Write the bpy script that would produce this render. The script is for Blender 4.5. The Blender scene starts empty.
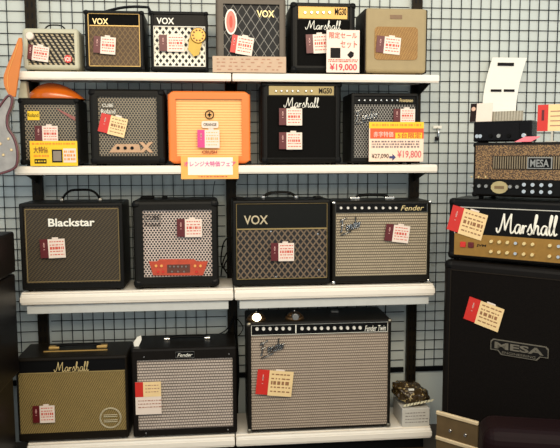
import bpy, bmesh, math, random
from mathutils import Vector, Matrix
random.seed(7)
scn = bpy.context.scene
col = scn.collection
PI = math.pi
R = math.radians

# ------------------------------------------------------------------ camera
CX, CY, CZ = -0.079, -3.204, 1.475
YAW, PITCH, ROLL, F = 0.0983, 0.1046, -0.0027, 662.67
fw = Vector((math.sin(YAW)*math.cos(PITCH), math.cos(YAW)*math.cos(PITCH), -math.sin(PITCH)))
r0 = Vector((math.cos(YAW), -math.sin(YAW), 0)); u0 = r0.cross(fw)
rr = r0*math.cos(ROLL) + u0*math.sin(ROLL); uu = -r0*math.sin(ROLL) + u0*math.cos(ROLL)
cd = bpy.data.cameras.new('camera'); cam = bpy.data.objects.new('camera', cd); col.objects.link(cam)
cd.sensor_width = 36; cd.lens = F/560*36; cd.clip_start = .05
m = Matrix(((rr.x, uu.x, -fw.x, CX), (rr.y, uu.y, -fw.y, CY), (rr.z, uu.z, -fw.z, CZ), (0, 0, 0, 1)))
cam.matrix_world = m
scn.camera = cam
CAMP = Vector((CX, CY, CZ))
def at(px, py, Y=None, O=None, n=None):
    """point of the photo's sight line on the plane y=Y (or through O with normal n), in metres"""
    d = fw + rr*((px-280)/F) + uu*((224-py)/F)
    if Y is not None: O, n = Vector((0, Y, 0)), Vector((0, 1, 0))
    return CAMP + d*((O-CAMP).dot(n)/d.dot(n))

# ------------------------------------------------------------------ materials
def lin(c): 
    return tuple((x/255/12.92 if x/255 <= .04045 else ((x/255+.055)/1.055)**2.4) for x in c) + (1,)
def deep(c):
    return tuple(x*.52 for x in c) if max(c) < 72 else c
class NT:
    def __init__(s, m):
        m.use_nodes = True; s.t = m.node_tree; s.n = s.t.nodes; s.l = s.t.links
        s.b = s.n['Principled BSDF']
        s._tc = None
    def math(s, op, *a):
        n = s.n.new('ShaderNodeMath'); n.operation = op
        for i, v in enumerate(a):
            if isinstance(v, (int, float)): n.inputs[i].default_value = v
            else: s.l.new(v, n.inputs[i])
        return n.outputs[0]
    def coord(s):
        if s._tc is None:
            tc = s.n.new('ShaderNodeTexCoord'); sp = s.n.new('ShaderNodeSeparateXYZ')
            s.l.new(tc.outputs['Object'], sp.inputs[0]); s._tc = (tc.outputs['Object'], sp.outputs)
        return s._tc
    def mix(s, f, a, b):
        n = s.n.new('ShaderNodeMix'); n.data_type = 'RGBA'
        if isinstance(f, (int, float)): n.inputs[0].default_value = f
        else: s.l.new(f, n.inputs[0])
        for k, v in ((6, a), (7, b)):
            if isinstance(v, tuple): n.inputs[k].default_value = v
            else: s.l.new(v, n.inputs[k])
        return n.outputs[2]
    def noise(s, scale, detail=3, stretch=None):
        n = s.n.new('ShaderNodeTexNoise'); n.inputs['Scale'].default_value = scale; n.inputs['Detail'].default_value = detail
        v = s.coord()[0]
        if stretch:
            mp = s.n.new('ShaderNodeMapping'); mp.inputs['Scale'].default_value = stretch; s.l.new(v, mp.inputs[0]); v = mp.outputs[0]
        s.l.new(v, n.inputs['Vector']); return n.outputs['Fac']
    def bump(s, h, d=.3, dist=.002):
        b = s.n.new('ShaderNodeBump'); b.inputs['Strength'].default_value = d; b.inputs['Distance'].default_value = dist
        s.l.new(h, b.inputs['Height']); s.l.new(b.outputs[0], s.b.inputs['Normal'])
    def base(s, c): 
        if isinstance(c, tuple): s.b.inputs['Base Color'].default_value = c
        else: s.l.new(c, s.b.inputs['Base Color'])
CACHE = {}
def mat(name, c, rough=.6, metal=0, var=.25, nscale=30, bump=0, emit=0, coat=0):
    if name in CACHE: return CACHE[name]
    m = bpy.data.materials.new(name); t = NT(m)
    t.b.inputs['Roughness'].default_value = rough; t.b.inputs['Metallic'].default_value = metal
    if max(c) < 72: t.b.inputs['Specular IOR Level'].default_value = .14
    c = lin(deep(c))
    dk = tuple(x*(1-var) for x in c[:3]) + (1,); lt = tuple(min(1, x*(1+var*.5)) for x in c[:3]) + (1,)
    n = t.noise(nscale)
    t.base(t.mix(n, dk, lt))
    if bump: t.bump(t.noise(260, 2), bump, .001)
    if coat: t.b.inputs['Coat Weight'].default_value = coat; t.b.inputs['Coat Roughness'].default_value = .15
    if emit:
        t.b.inputs['Emission Color'].default_value = c; t.b.inputs['Emission Strength'].default_value = emit
    CACHE[name] = m; return m
def pat(name, kind, c0, c1, a=.02, b=.02, w=.1, rough=.7, metal=0, mod=.35):
    """woven / perforated fronts: c0 ground colour, c1 line or thread colour"""
    if name in CACHE: return CACHE[name]
    m = bpy.data.materials.new(name); t = NT(m); o = t.coord()[1]; x, z = o['X'], o['Z']
    M = t.math
    if kind == 'diamond':
        u = M('ADD', M('DIVIDE', x, a), M('DIVIDE', z, b)); v = M('SUBTRACT', M('DIVIDE', x, a), M('DIVIDE', z, b))
        ln = [M('GREATER_THAN', M('ABSOLUTE', M('SUBTRACT', M('FRACT', M('ADD', q, 50)), .5)), .5-w) for q in (u, v)]
        k = M('MAXIMUM', *ln)
    elif kind == 'spots':      # diamond shaped spots of c0 in a field of c1
        u = M('ADD', M('DIVIDE', x, a), M('DIVIDE', z, b)); v = M('SUBTRACT', M('DIVIDE', x, a), M('DIVIDE', z, b))
        ln = [M('GREATER_THAN', M('ABSOLUTE', M('SUBTRACT', M('FRACT', M('ADD', q, 50)), .5)), w) for q in (u, v)]
        k = M('MAXIMUM', *ln)
    elif kind == 'holes':
        ds = []
        for off in (0, .5):
            fx = M('SUBTRACT', M('FRACT', M('ADD', M('DIVIDE', x, a), 50+off)), .5)
            fz = M('SUBTRACT', M('FRACT', M('ADD', M('DIVIDE', z, a*1.5), 50+off)), .5)
            fz = M('MULTIPLY', fz, 1.5)
            ds.append(M('SQRT', M('ADD', M('MULTIPLY', fx, fx), M('MULTIPLY', fz, fz))))
        k = M('GREATER_THAN', M('MINIMUM', *ds), w)
    elif kind == 'rows':
        s_ = M('FRACT', M('ADD', M('DIVIDE', z, b), 50)); row = M('FLOOR', M('DIVIDE', z, b))
        xx = M('FRACT', M('ADD', M('ADD', M('DIVIDE', x, a), M('MULTIPLY', row, .5)), 50))
        k = M('MULTIPLY', M('GREATER_THAN', s_, w), M('ADD', .45, M('MULTIPLY', M('GREATER_THAN', xx, .35), .55)))
    elif kind == 'weave':
        k = M('GREATER_THAN', M('MULTIPLY', M('SINE', M('MULTIPLY', M('ADD', x, M('MULTIPLY', z, .5)), 6.283/a)), M('SINE', M('MULTIPLY', z, 6.283/b))), w-.5)
    elif kind == 'slash':
        k = M('GREATER_THAN', M('FRACT', M('ADD', M('ADD', M('DIVIDE', x, a), M('DIVIDE', z, b)), 50)), w)
        k = M('MULTIPLY', k, M('GREATER_THAN', M('FRACT', M('ADD', M('DIVIDE', z, .012), 50)), .3))
    elif kind == 'ribs':
        k = M('GREATER_THAN', M('FRACT', M('ADD', M('DIVIDE', z, b), 50)), w)
    elif kind == 'planks':
        k = M('GREATER_THAN', M('FRACT', M('ADD', M('DIVIDE', o['Y'], b), 50)), w)
    base = t.mix(k, lin(deep(c0)), lin(c1))
    n = t.noise(120, 2); n2 = t.noise(14, 3)
    f = M('MULTIPLY', M('ADD', M('MULTIPLY', n, .6), M('MULTIPLY', n2, .4)), 1.0)
    f = M('ADD', 1-mod, M('MULTIPLY', f, 2*mod))
    vm = t.n.new('ShaderNodeVectorMath'); vm.operation = 'SCALE'; t.l.new(base, vm.inputs[0]); t.l.new(f, vm.inputs['Scale'])
    t.l.new(vm.outputs[0], t.b.inputs['Base Color'])
    t.b.inputs['Roughness'].default_value = rough; t.b.inputs['Metallic'].default_value = metal
    t.bump(k, .35, .001)
    CACHE[name] = m; return m

TOLEX = mat('black_tolex', (36, 33, 27), .45, bump=.5, var=.3, nscale=60)
BLACK = mat('black_paint', (14, 13, 12), .5)
CLOTH = mat('black_cloth', (21, 18, 14), .9, bump=.6, var=.6, nscale=150)
BROWNT = mat('grey_brown_tolex', (84, 72, 58), .5, bump=.5)
CHROME = mat('chrome', (215, 212, 205), .18, 1, var=.05)
STEEL = mat('brushed_steel', (165, 160, 150), .35, 1, var=.15)
GOLD = mat('gold_paint', (196, 160, 92), .4, .3, var=.15)
GOLDL = mat('gold_letter', (225, 200, 140), .35, .2, var=.05)
WHITE = mat('white_letter', (240, 235, 220), .5, var=.05)
PIPE = mat('gold_piping', (150, 128, 78), .5, var=.2)
CARD = mat('white_card', (230, 212, 196), .45, var=.05)
CREAMCARD = mat('cream_card', (238, 206, 150), .45, var=.12)
RED = mat('bright_red_card', (205, 42, 30), .4, var=.1)
DRED = mat('dark_red_card', (92, 12, 14), .4, var=.25)
RINK = mat('red_ink', (205, 78, 60), .6, var=.1)
DINK = mat('dark_ink', (50, 40, 40), .6)
MAG = mat('magenta_card', (214, 60, 130), .5, var=.05)
YEL = mat('yellow_card', (240, 196, 20), .5, var=.05)
BINK = mat('brown_print', (150, 104, 66), .6)
KNOB = mat('knob_silver', (222, 216, 204), .3, var=.1)
ORC = mat('orange_card', (240, 140, 30), .5, var=.08)
RUBBER = mat('rubber', (12, 12, 12), .8)

# ------------------------------------------------------------------ mesh helpers
def box(bm, x0, x1, y0, y1, z0, z1, bev=0, seg=2):
    t = bmesh.new()
    bmesh.ops.create_cube(t, size=1)
    for v in t.verts:
        v.co = Vector(((x0+x1)/2+v.co.x*(x1-x0), (y0+y1)/2+v.co.y*(y1-y0), (z0+z1)/2+v.co.z*(z1-z0)))
    if bev: bmesh.ops.bevel(t, geom=t.edges[:], offset=bev, segments=seg, affect='EDGES', profile=.5)
    join(bm, t)
def join(bm, t, M=None):
    mp = {}
    for v in t.verts: mp[v] = bm.verts.new(M @ v.co if M else v.co)
    for f in t.faces:
        try:
            g = bm.faces.new([mp[v] for v in f.verts]); g.smooth = f.smooth; g.material_index = f.material_index
        except ValueError: pass
    t.free()
def tube(bm, pts, r, seg=8, flat=1.0, closed=False):
    pts = [Vector(p) for p in pts]; rings = []
    n = len(pts)
    for i, p in enumerate(pts):
        a = pts[(i-1) % n] if (closed or i > 0) else p; b = pts[(i+1) % n] if (closed or i < n-1) else p
        d = (b-a)
        if d.length < 1e-9: d = Vector((1, 0, 0))
        d.normalize()
        ref = Vector((0, 1, 0)) if abs(d.y) < .9 else Vector((1, 0, 0))
        s = d.cross(ref).normalized(); q = s.cross(d).normalized()
        rad = r[i] if isinstance(r, (list, tuple)) else r
        rings.append([bm.verts.new(p + s*rad*math.cos(2*PI*k/seg) + q*rad*flat*math.sin(2*PI*k/seg)) for k in range(seg)])
    for i in range(n if closed else n-1):
        A, B = rings[i], rings[(i+1) % n]
        for k in range(seg):
            f = bm.faces.new((A[k], A[(k+1) % seg], B[(k+1) % seg], B[k])); f.smooth = True
    if not closed:
        bm.faces.new(rings[0][::-1]); bm.faces.new(rings[-1])
def cyl(bm, c, r1, r2, h, axis='y', seg=14):
    """from c along -axis (y: toward the viewer) or +z"""
    c = Vector(c)
    def P(k, r, d):
        a = 2*PI*k/seg
        return c + (Vector((r*math.cos(a), -d, r*math.sin(a))) if axis == 'y' else Vector((r*math.cos(a), r*math.sin(a), d)))
    A = [bm.verts.new(P(k, r1, 0)) for k in range(seg)]; B = [bm.verts.new(P(k, r2, h)) for k in range(seg)]
    for k in range(seg):
        f = bm.faces.new((A[k], A[(k+1) % seg], B[(k+1) % seg], B[k])); f.smooth = True
    bm.faces.new(A[::-1]); bm.faces.new(B)
def prism(bm, poly, y0, y1, bev=0):
    """polygon of (x, z) extruded from y0 to y1"""
    t = bmesh.new()
    A = [t.verts.new((x, y0, z)) for x, z in poly]; B = [t.verts.new((x, y1, z)) for x, z in poly]
    n = len(poly)
    t.faces.new(A); t.faces.new(B[::-1])
    for k in range(n): t.faces.new((A[k], B[k], B[(k+1) % n], A[(k+1) % n]))
    bmesh.ops.recalc_face_normals(t, faces=t.faces[:])
    if bev: bmesh.ops.bevel(t, geom=[e for e in t.edges if abs(e.verts[0].co.y-e.verts[1].co.y) < 1e-6], offset=bev, segments=2, affect='EDGES')
    join(bm, t)
def obj(name, bm, mats, parent=None, loc=None, rot=None):
    me = bpy.data.meshes.new(name); bmesh.ops.recalc_face_normals(bm, faces=bm.faces[:]); bm.to_mesh(me); bm.free()
    for m in (mats if isinstance(mats, (list, tuple)) else [mats]): me.materials.append(m)
    o = bpy.data.objects.new(name, me); col.objects.link(o); o.parent = parent
    if loc: o.location = loc
    if rot: o.rotation_euler = rot
    return o
def tag(o, label, cat=None, group=None, kind=None):
    o['label'] = label
    if cat: o['category'] = cat
    if group: o['group'] = group
    if kind: o['kind'] = kind
    return o
def empty(name, label, cat, loc, rz=0, group=None, rot=None):
    o = bpy.data.objects.new(name, None); col.objects.link(o); o.empty_display_size = .05
    o.location = loc; o.rotation_euler = rot or (0, 0, rz)
    return tag(o, label, cat, group)
def bb(*a, **k):
    bm = bmesh.new(); box(bm, *a, **k); return bm
def text_bm(s, x0, x1, z0, z1, y, depth=.0015, bold=0, shear=0, keep=False):
    """lettering filling x0..x1 and z0..z1, facing -y with its front at y"""
    cu = bpy.data.curves.new('t', 'FONT'); cu.body = s; cu.offset = bold; cu.shear = shear; cu.extrude = .01; cu.resolution_u = 3
    o = bpy.data.objects.new('t', cu); col.objects.link(o)
    dg = bpy.context.evaluated_depsgraph_get(); me = bpy.data.meshes.new_from_object(o.evaluated_get(dg))
    bpy.data.objects.remove(o); bpy.data.curves.remove(cu)
    bm = bmesh.new(); bm.from_mesh(me); bpy.data.meshes.remove(me)
    if not bm.verts: return bm
    xs = [v.co.x for v in bm.verts]; ys = [v.co.y for v in bm.verts]; zs = [v.co.z for v in bm.verts]
    for v in bm.verts:
        a = (v.co.x-min(xs))/(max(xs)-min(xs)); b = (v.co.y-min(ys))/(max(ys)-min(ys)); c = (v.co.z-min(zs))/max(1e-9, max(zs)-min(zs))
        v.co = Vector((x0+a*(x1-x0), y+depth*(1-c), z0+b*(z1-z0)))
    return bm
def smooth(pts, n=5):
    P = [pts[0]] + list(pts) + [pts[-1]]; out = []
    for i in range(1, len(P)-2):
        for k in range(n):
            t = k/n; a, b, c, d = P[i-1], P[i], P[i+1], P[i+2]
            out.append(tuple(.5*((2*b[j])+(-a[j]+c[j])*t+(2*a[j]-5*b[j]+4*c[j]-d[j])*t*t+(-a[j]+3*b[j]-3*c[j]+d[j])*t**3) for j in (0, 1)))
    out.append(tuple(pts[-1])); return out
GL = {  # hand written letters: advance, strokes
 'M': (1.25, [[(0, .25), (.02, .08), (.14, .02), (.3, .3), (.52, 1)], [(.52, 1), (.56, .5), (.6, .12)], [(.6, .12), (.8, .6), (1.04, 1)], [(1.04, 1), (1.0, .5), (1.0, .08), (1.12, .02), (1.25, .15)]]),
 'a': (.5, [[(.42, .42), (.22, .46), (.05, .25), (.1, .04), (.26, .06), (.4, .36), (.42, .42), (.38, .1), (.44, .02), (.52, .12)]]),
 'r': (.38, [[(0, .12), (.1, .44), (.14, .3), (.12, .02)], [(.13, .2), (.22, .4), (.36, .4)]]),
 's': (.4, [[(.02, .1), (.24, .5), (.26, .4), (.34, .14), (.22, .0), (.06, .04)], [(.22, .0), (.42, .12)]]),
 'h': (.52, [[(0, .1), (.2, .6), (.28, .92), (.2, .98), (.12, .6), (.06, .02)], [(.07, .15), (.24, .44), (.36, .4), (.34, .08), (.42, .02), (.52, .12)]]),
 'l': (.3, [[(0, .1), (.18, .6), (.26, .92), (.18, .98), (.1, .6), (.1, .1), (.18, .02), (.3, .12)]]),
 'F': (.95, [[(.05, .05), (.2, .0), (.3, .3), (.42, .98)], [(.08, .78), (.2, .98), (.5, .98), (1.0, 1.06)], [(.12, .5), (.4, .52), (.72, .56)]]),
 'e': (.42, [[(.04, .2), (.3, .28), (.3, .44), (.14, .44), (.04, .2), (.14, .02), (.3, .04), (.42, .14)]]),
 'n': (.5, [[(0, .12), (.08, .42), (.08, .02)], [(.08, .2), (.24, .44), (.34, .38), (.32, .08), (.4, .02), (.5, .12)]]),
 'd': (.52, [[(.4, .36), (.22, .46), (.05, .25), (.1, .04), (.26, .06), (.44, .5), (.54, .96)], [(.54, .96), (.42, .3), (.42, .04), (.52, .1)]]),
}
def script_bm(s, x0, x1, z0, z1, y, r, rise=0, under=False):
    W = sum(GL[c][0] for c in s); bm = bmesh.new(); cx = 0
    def T(p):
        u = p[0]/W; return (x0+(x1-x0)*u, y, z0+(z1-z0)*p[1]+rise*u)
    for c in s:
        adv, st = GL[c]
        for q in st:
            tube(bm, [T((cx+a, b)) for a, b in smooth(q, 4)], r, 6, .6)
        cx += adv
    if under: tube(bm, [T((.1, -.28)), T((W*.3, -.2)), T((W*.55, -.12))], r*.8, 6, .6)
    return bm

# ------------------------------------------------------------------ the setting
FLOOR = .08
wallm = mat('painted_wall', (200, 205, 198), .85, var=.06, nscale=4)
tag(obj('wall_back', bb(-2.6, 3.2, .018, .12, FLOOR-.1, 3.0), wallm), 'pale grey shop wall behind the wire grid', kind='structure')
tag(obj('floor', bb(-2.6, 3.2, -3.8, .03, FLOOR-.1, FLOOR), pat('dark_wood_floor', 'planks', (18, 12, 8), (62, 44, 26), b=.12, w=.03, rough=.35)), 'dark brown wooden floor', kind='structure')
WIRE = mat('grid_wire', (60, 64, 68), .4, .4, var=.3)
def grid(x0, x1, z0, z1, label):
    e = empty('wire_grid_panel', label, 'wire grid', ((x0+x1)/2, .012, z0), group='wire grid panels on the wall')
    w = (x1-x0)/2; h = z1-z0
    bm = bmesh.new(); n = int((x1-x0)/.0495)
    for i in range(1, n): x = -w + i*.0495; box(bm, x-.0015, x+.0015, -.004, 0, 0, h)
    obj('vertical_wires', bm, WIRE, e)
    bm = bmesh.new()
    for i in range(1, int(h/.05)+1):
        box(bm, -w, w, 0, .004, i*.05-.0015, i*.05+.0015)
    obj('horizontal_wires', bm, WIRE, e)
    for k in (0, h): obj('end_rail', bb(-w, w, -.006, .006, k-.012, k+.012), mat('rail_black', (16, 16, 18), .5), e)
    return e
grid(-2.2, -.93, .38, 2.7, 'wire grid panel left of the shelving behind the hanging guitar')
grid(-.87, -.03, .38, 2.7, 'wire grid panel behind the left bay of shelves')
grid(.03, .87, .38, 2.7, 'wire grid panel behind the right bay of shelves')
grid(.93, 2.9, .38, 2.7, 'wire grid panel right of the shelving behind the amplifier stack')

POST = mat('dark_slotted_steel', (66, 52, 32), .5, .3, var=.4, nscale=12)
for x, lb in ((-.9, 'dark slotted steel upright at the left end of the shelves'), (0, 'dark slotted steel upright between the two shelf bays'), (.9, 'dark slotted steel upright at the right end of the shelves')):
    e = empty('shelf_upright', lb, 'shelf upright', (x, -.012, FLOOR), group='slotted shelf uprights')
    bm = bb(-.024, .024, -.014, .014, 0, 2.6, bev=.003)
    n0 = len(bm.faces)
    for k in range(50):
        for s in (-1, 1): box(bm, s*.010-.003, s*.010+.003, -.0155, -.013, .06+k*.05, .085+k*.05)
    bm.faces.ensure_lookup_table()
    for q in bm.faces[n0:]: q.material_index = 1
    obj('post', bm, [POST, BLACK], e)

SHW = mat('cream_enamel', (238, 228, 212), .4, var=.07, nscale=9)
SHB = mat('shelf_underside', (196, 196, 190), .5, var=.1)
Z1, Z2, Z3, Z4, D = 1.826, 1.428, .880, .200, .29
def shelf(x0, x1, z, kind, label):
    e = empty('shelf', label, 'shelf', ((x0+x1)/2, -D, z), group='cream metal shelves')
    w = (x1-x0)/2
    obj('deck', bb(-w, w, .012, D-.03, -.02, 0, bev=.002), SHW, e)
    bm = bmesh.new()
    if kind == 0:
        box(bm, -w, w, -.006, .013, -.037, -.002, bev=.004)
        box(bm, -w, w, -.009, -.004, -.031, -.008, bev=.002)
    else:
        box(bm, -w, w, -.012, .013, -.052, -.004, bev=.009, seg=3)
        box(bm, -w, w, -.0145, -.010, -.040, -.016, bev=.002)
    obj('front_lip', bm, SHW, e)
    if kind == 1:
        obj('lower_rail', bb(-w+.022, w-.022, .006, .03, -.094, -.055, bev=.003), SHB, e)
    if kind < 2:
        for s in (-1, 1):
            bm = bmesh.new(); t = bmesh.new()
            poly = [(D-.02, -.02), (.06, -.02), (.06, -.035), (D-.02, -.085)]
            prism(t, [(a, b) for a, b in poly], -.002, .002)
            join(bm, t, Matrix(((0, 1, 0, s*(w-.022)), (1, 0, 0, 0), (0, 0, 1, 0), (0, 0, 0, 1))))
            obj('bracket', bm, POST, e)
    else:
        obj('kick_panel', bb(-w+.02, w-.02, .05, .07, FLOOR-z, -.05), mat('kick_black', (20, 18, 16), .6), e)
    return e
for i, (z, k, nm) in enumerate(((Z1, 0, 'top'), (Z2, 0, 'second'), (Z3, 1, 'third'), (Z4, 2, 'bottom'))):
    shelf(-.92, -.0015, z, k, 'cream metal shelf of the left bay, %s level' % nm)
    shelf(.0035, .92, z, k, 'cream metal shelf of the right bay, %s level' % nm)

# ------------------------------------------------------------------ amplifiers
class Amp:
    """box amplifier; pixel arguments are read off the photo and turned into metres on its own front face"""
    def __init__(s, name, label, cat, px, z, depth, shell=TOLEX, rec=None, recd=.012, rnd=.012, yf=-.272, foot=.008, ang=0, width=None, ztop=None, corner=None, cat2=None, x0=None):
        xl, xr, yt, yb = px; s.yt = yt
        s.n = Vector((math.sin(-ang)*-1, -math.cos(ang), 0)) if ang else Vector((0, -1, 0))
        if ang:
            s.dir = Vector((math.cos(ang), math.sin(ang), 0)); s.n = Vector((math.sin(ang), -math.cos(ang), 0))
            A = x0; X0 = 0; W = width; H = ztop - z
            c = A + s.dir*(W/2) - s.n*(depth/2)
            s.root = empty(name, label, cat, (c.x, c.y, z), ang)
            s.O = A
        else:
            my = (yt+yb)/2
            a = at(xl, my, yf); b = at(xr, my, yf); W = b.x-a.x
            H = at((xl+xr)/2, yt, yf).z - z
            s.dir = Vector((1, 0, 0))
            s.root = empty(name, label, cat, ((a.x+b.x)/2, yf+depth/2, z))
            s.O = Vector((a.x, yf, z))
        s.W, s.H, s.D, s.z, s.foot = W, H, depth, z, foot
        s.yf = -depth/2; s.ang = ang; s.recd = recd
        f = foot; bm = bmesh.new(); box(bm, -W/2, W/2, -depth/2, depth/2, f, H, bev=rnd, seg=3)
        if rec:
            fc = max((q for q in bm.faces if q.normal.y < -.9), key=lambda q: q.calc_area()) if False else None
            bmesh.ops.recalc_face_normals(bm, faces=bm.faces[:])
            bm.normal_update()
            fc = max([q for q in bm.faces if q.normal.y < -.9], key=lambda q: q.calc_area())
            bmesh.ops.inset_individual(bm, faces=[fc], thickness=.003)
            x0_, x1_, z0_, z1_ = s.rect(*rec); s.r = (x0_, x1_, z0_, z1_)
            cx = sum(v.co.x for v in fc.verts)/4; cz = sum(v.co.z for v in fc.verts)/4
            for v in fc.verts: v.co.x = x1_ if v.co.x > cx else x0_; v.co.z = z1_ if v.co.z > cz else z0_
            bmesh.ops.inset_individual(bm, faces=[fc], thickness=.0005)
            for v in fc.verts: v.co.y += recd
        obj('cabinet', bm, shell, s.root)
        if f:
            for sx in (-1, 1):
                for sy in (-1, 1):
                    b2 = bmesh.new(); cyl(b2, (sx*(W/2-.03), sy*(depth/2-.03), 0), .01, .012, f+.001, 'z', 10); obj('foot', b2, RUBBER, s.root)
        if corner:
            for sx in (-1, 1):
                for zz in (f, H):
                    k = corner[1]; t = bmesh.new(); e = .0025; ez = 0 if zz == H else e
                    zlo, zhi = (zz-min(e, f), zz+k) if zz == f else (zz-k, zz+ez)
                    xlo, xhi = (-W/2-e, -W/2+k) if sx < 0 else (W/2-k, W/2+e)
                    box(t, xlo, xhi, -depth/2-e, -depth/2+k, zlo, zhi, bev=min(rnd, k*.4), seg=2)
                    obj('corner_protector', t, corner[0], s.root)
    def L(s, px, py):
        p = at(px, py, None, s.O, s.n if s.ang else Vector((0, -1, 0)))
        return ((p-s.O).dot(s.dir) - s.W/2, p.z - s.z)
    def rect(s, x0, x1, y0, y1):
        a = s.L(x0, y0); b = s.L(x1, y1)
        a2 = s.L(x0, y1); b2 = s.L(x1, y0)
        m = .004
        if s.ang: return a[0], b[0], min(a[1], b[1]), max(a[1], b[1])
        return max(-s.W/2+m, (a[0]+a2[0])/2), min(s.W/2-m, (b[0]+b2[0])/2), max(s.foot+m, (b[1]+a2[1])/2), min(s.H-m, (a[1]+b2[1])/2)
    def panel(s, name, r, m, y=0, th=.003, bev=0, parent=None, cr=0):
        """flat panel with pixel rect r standing y in front of the face (negative: inside the recess)"""
        x0, x1, z0, z1 = r if isinstance(r[0], float) and abs(r[0]) < 2 else s.rect(*r)
        yy = s.yf - y
        bm = bmesh.new()
        if cr:
            P = []
            for cx, cz, a0 in ((x1-cr, z1-cr, 0), (x0+cr, z1-cr, 90), (x0+cr, z0+cr, 180), (x1-cr, z0+cr, 270)):
                for k in range(5): P.append((cx+cr*math.cos(R(a0+k*22.5)), cz+cr*math.sin(R(a0+k*22.5))))
            prism(bm, P, yy, yy+th)
        else: box(bm, x0, x1, yy, yy+th, z0, z1, bev=bev)
        return obj(name, bm, m, parent or s.root)
    def frame(s, r, m, t=.003, y=-.006, name='piping'):
        x0, x1, z0, z1 = s.rect(*r); yy = s.yf-y; bm = bmesh.new()
        for a in ((x0, x1, z0, z0+t), (x0, x1, z1-t, z1), (x0, x0+t, z0+t, z1-t), (x1-t, x1, z0+t, z1-t)):
            box(bm, a[0], a[1], yy, yy+.005, a[2], a[3], bev=.0007, seg=1)
        return obj(name, bm, m, s.root)
    def text(s, st, r, m, y=.0, name='logo', parent=None, **k):
        x0, x1, z0, z1 = s.rect(*r)
        if s.ang: z0, z1 = min(z0, z1), max(z0, z1)
        return obj(name, text_bm(st, x0, x1, z0, z1, s.yf-y-.0015, **k), m, parent or s.root)
    def script(s, st, r, m, y=0, rad=.0014, rise=0, name='logo', under=False, xz=None):
        x0, x1, z0, z1 = xz or s.rect(*r)
        return obj(name, script_bm(st, x0, x1, z0, z1, s.yf-y-.001, rad, rise, under), m, s.root)
    def knobs(s, pxs, py, m, rad=.006, y=-.004, parent=None, h=.008, name='knob', cap=None, slope=0):
        for px in pxs:
            x, z = s.L(px, py+slope*(px-pxs[0])); bm = bmesh.new(); cyl(bm, (x, s.yf-y, z), rad, rad*.75, h); o = obj(name, bm, m, parent or s.root)
    def handle(s, px0, px1, rise, m=None, rad=.006, end=CHROME, y=0, endw=.014, flat=.5):
        """strap handle on top between two pixel columns"""
        x0 = s.L(px0, s.yt)[0]; x1 = s.L(px1, s.yt)[0]; H = s.H; pts = []
        for k in range(13):
            t = k/12; pts.append((x0+(x1-x0)*t, y, H+.006+rise*(1-(2*t-1)**4)))
        bm = bmesh.new(); tube(bm, pts, rad, 8, 2.0)
        h = obj('handle', bm, m or RUBBER, s.root)
        if end:
            for x in (x0, x1): obj('handle_cap', bb(x-endw, x+endw, y-.014, y+.014, H-.001, H+.013, bev=.004), end, h)
        return h

TAGS = 'red and white price tags on the amplifiers'
def price_tag(amp, cx, cy, w, h, rot, label, red=DRED, card=CARD, ink=RINK, frac=.32, clip=True, y=.004, style=0):
    """w, h in pixels of the photo"""
    x, z = amp.L(cx, cy); x1, _ = amp.L(cx+w/2, cy); x0, _ = amp.L(cx-w/2, cy); _, z1 = amp.L(cx, cy-h/2); _, z0 = amp.L(cx, cy+h/2)
    W = x1-x0; H = z1-z0
    wp = amp.root.matrix_basis @ Vector((0, 0, 0))
    rz = amp.ang
    base = Vector((amp.root.location.x, amp.root.location.y, amp.root.location.z)) + amp.dir*x + (Vector((math.sin(rz), -math.cos(rz), 0)))*(amp.D/2 + y) + Vector((0, 0, z))
    e = empty('price_tag', label, 'price tag', base, group=TAGS)
    e.rotation_mode = 'XYZ'; e.rotation_euler = (Matrix.Rotation(rz, 3, 'Z') @ Matrix.Rotation(-R(rot), 3, 'Y')).to_euler()
    fx = -W/2 + W*frac
    obj('card', bb(fx, W/2, -.001, .001, -H/2, H/2), card, e)
    rp = obj('red_panel', bb(-W/2, fx, -.0012, .001, -H/2*.95, H/2*1.02), red, e)
    bm = bmesh.new()
    cxm = (-W/2+fx)/2
    box(bm, cxm-.0022, cxm+.0022, -.0018, -.001, H*.08, H*.32); box(bm, cxm-.004, cxm+.004, -.0018, -.001, H*.16, H*.21)
    box(bm, cxm-.003, cxm+.003, -.0018, -.001, -H*.05, -H*.02)
    obj('white_mark', bm, mat('tag_mark', (214, 160, 150), .6), rp)
    bm = bmesh.new(); rnd = random.Random(label)
    cw = W/2-fx
    for k in range(5):
        zz = H*.36 - k*H*.17; tall = H*(.14 if k == 2 else .05)
        xx = fx+cw*.1
        while xx < W/2-cw*.12:
            l = cw*rnd.uniform(.05, .16); box(bm, xx, min(xx+l, W/2-cw*.08), -.0014, -.0009, zz-tall/2, zz+tall/2); xx += l + cw*rnd.uniform(.03, .07)
    obj('print', bm, ink, e)
    if clip: 
        bm = bmesh.new(); box(bm, fx+cw*.25, fx+cw*.62, -.0012, .0012, H/2, H/2+.007, bev=.001, seg=1); obj('hanging_tab', bm, CARD, e)
    return e

AMP = 'guitar amplifier'
GRN_D = pat('brown_diamond_cloth', 'diamond', (84, 62, 38), (112, 88, 54), .022, .03, .12)
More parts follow.
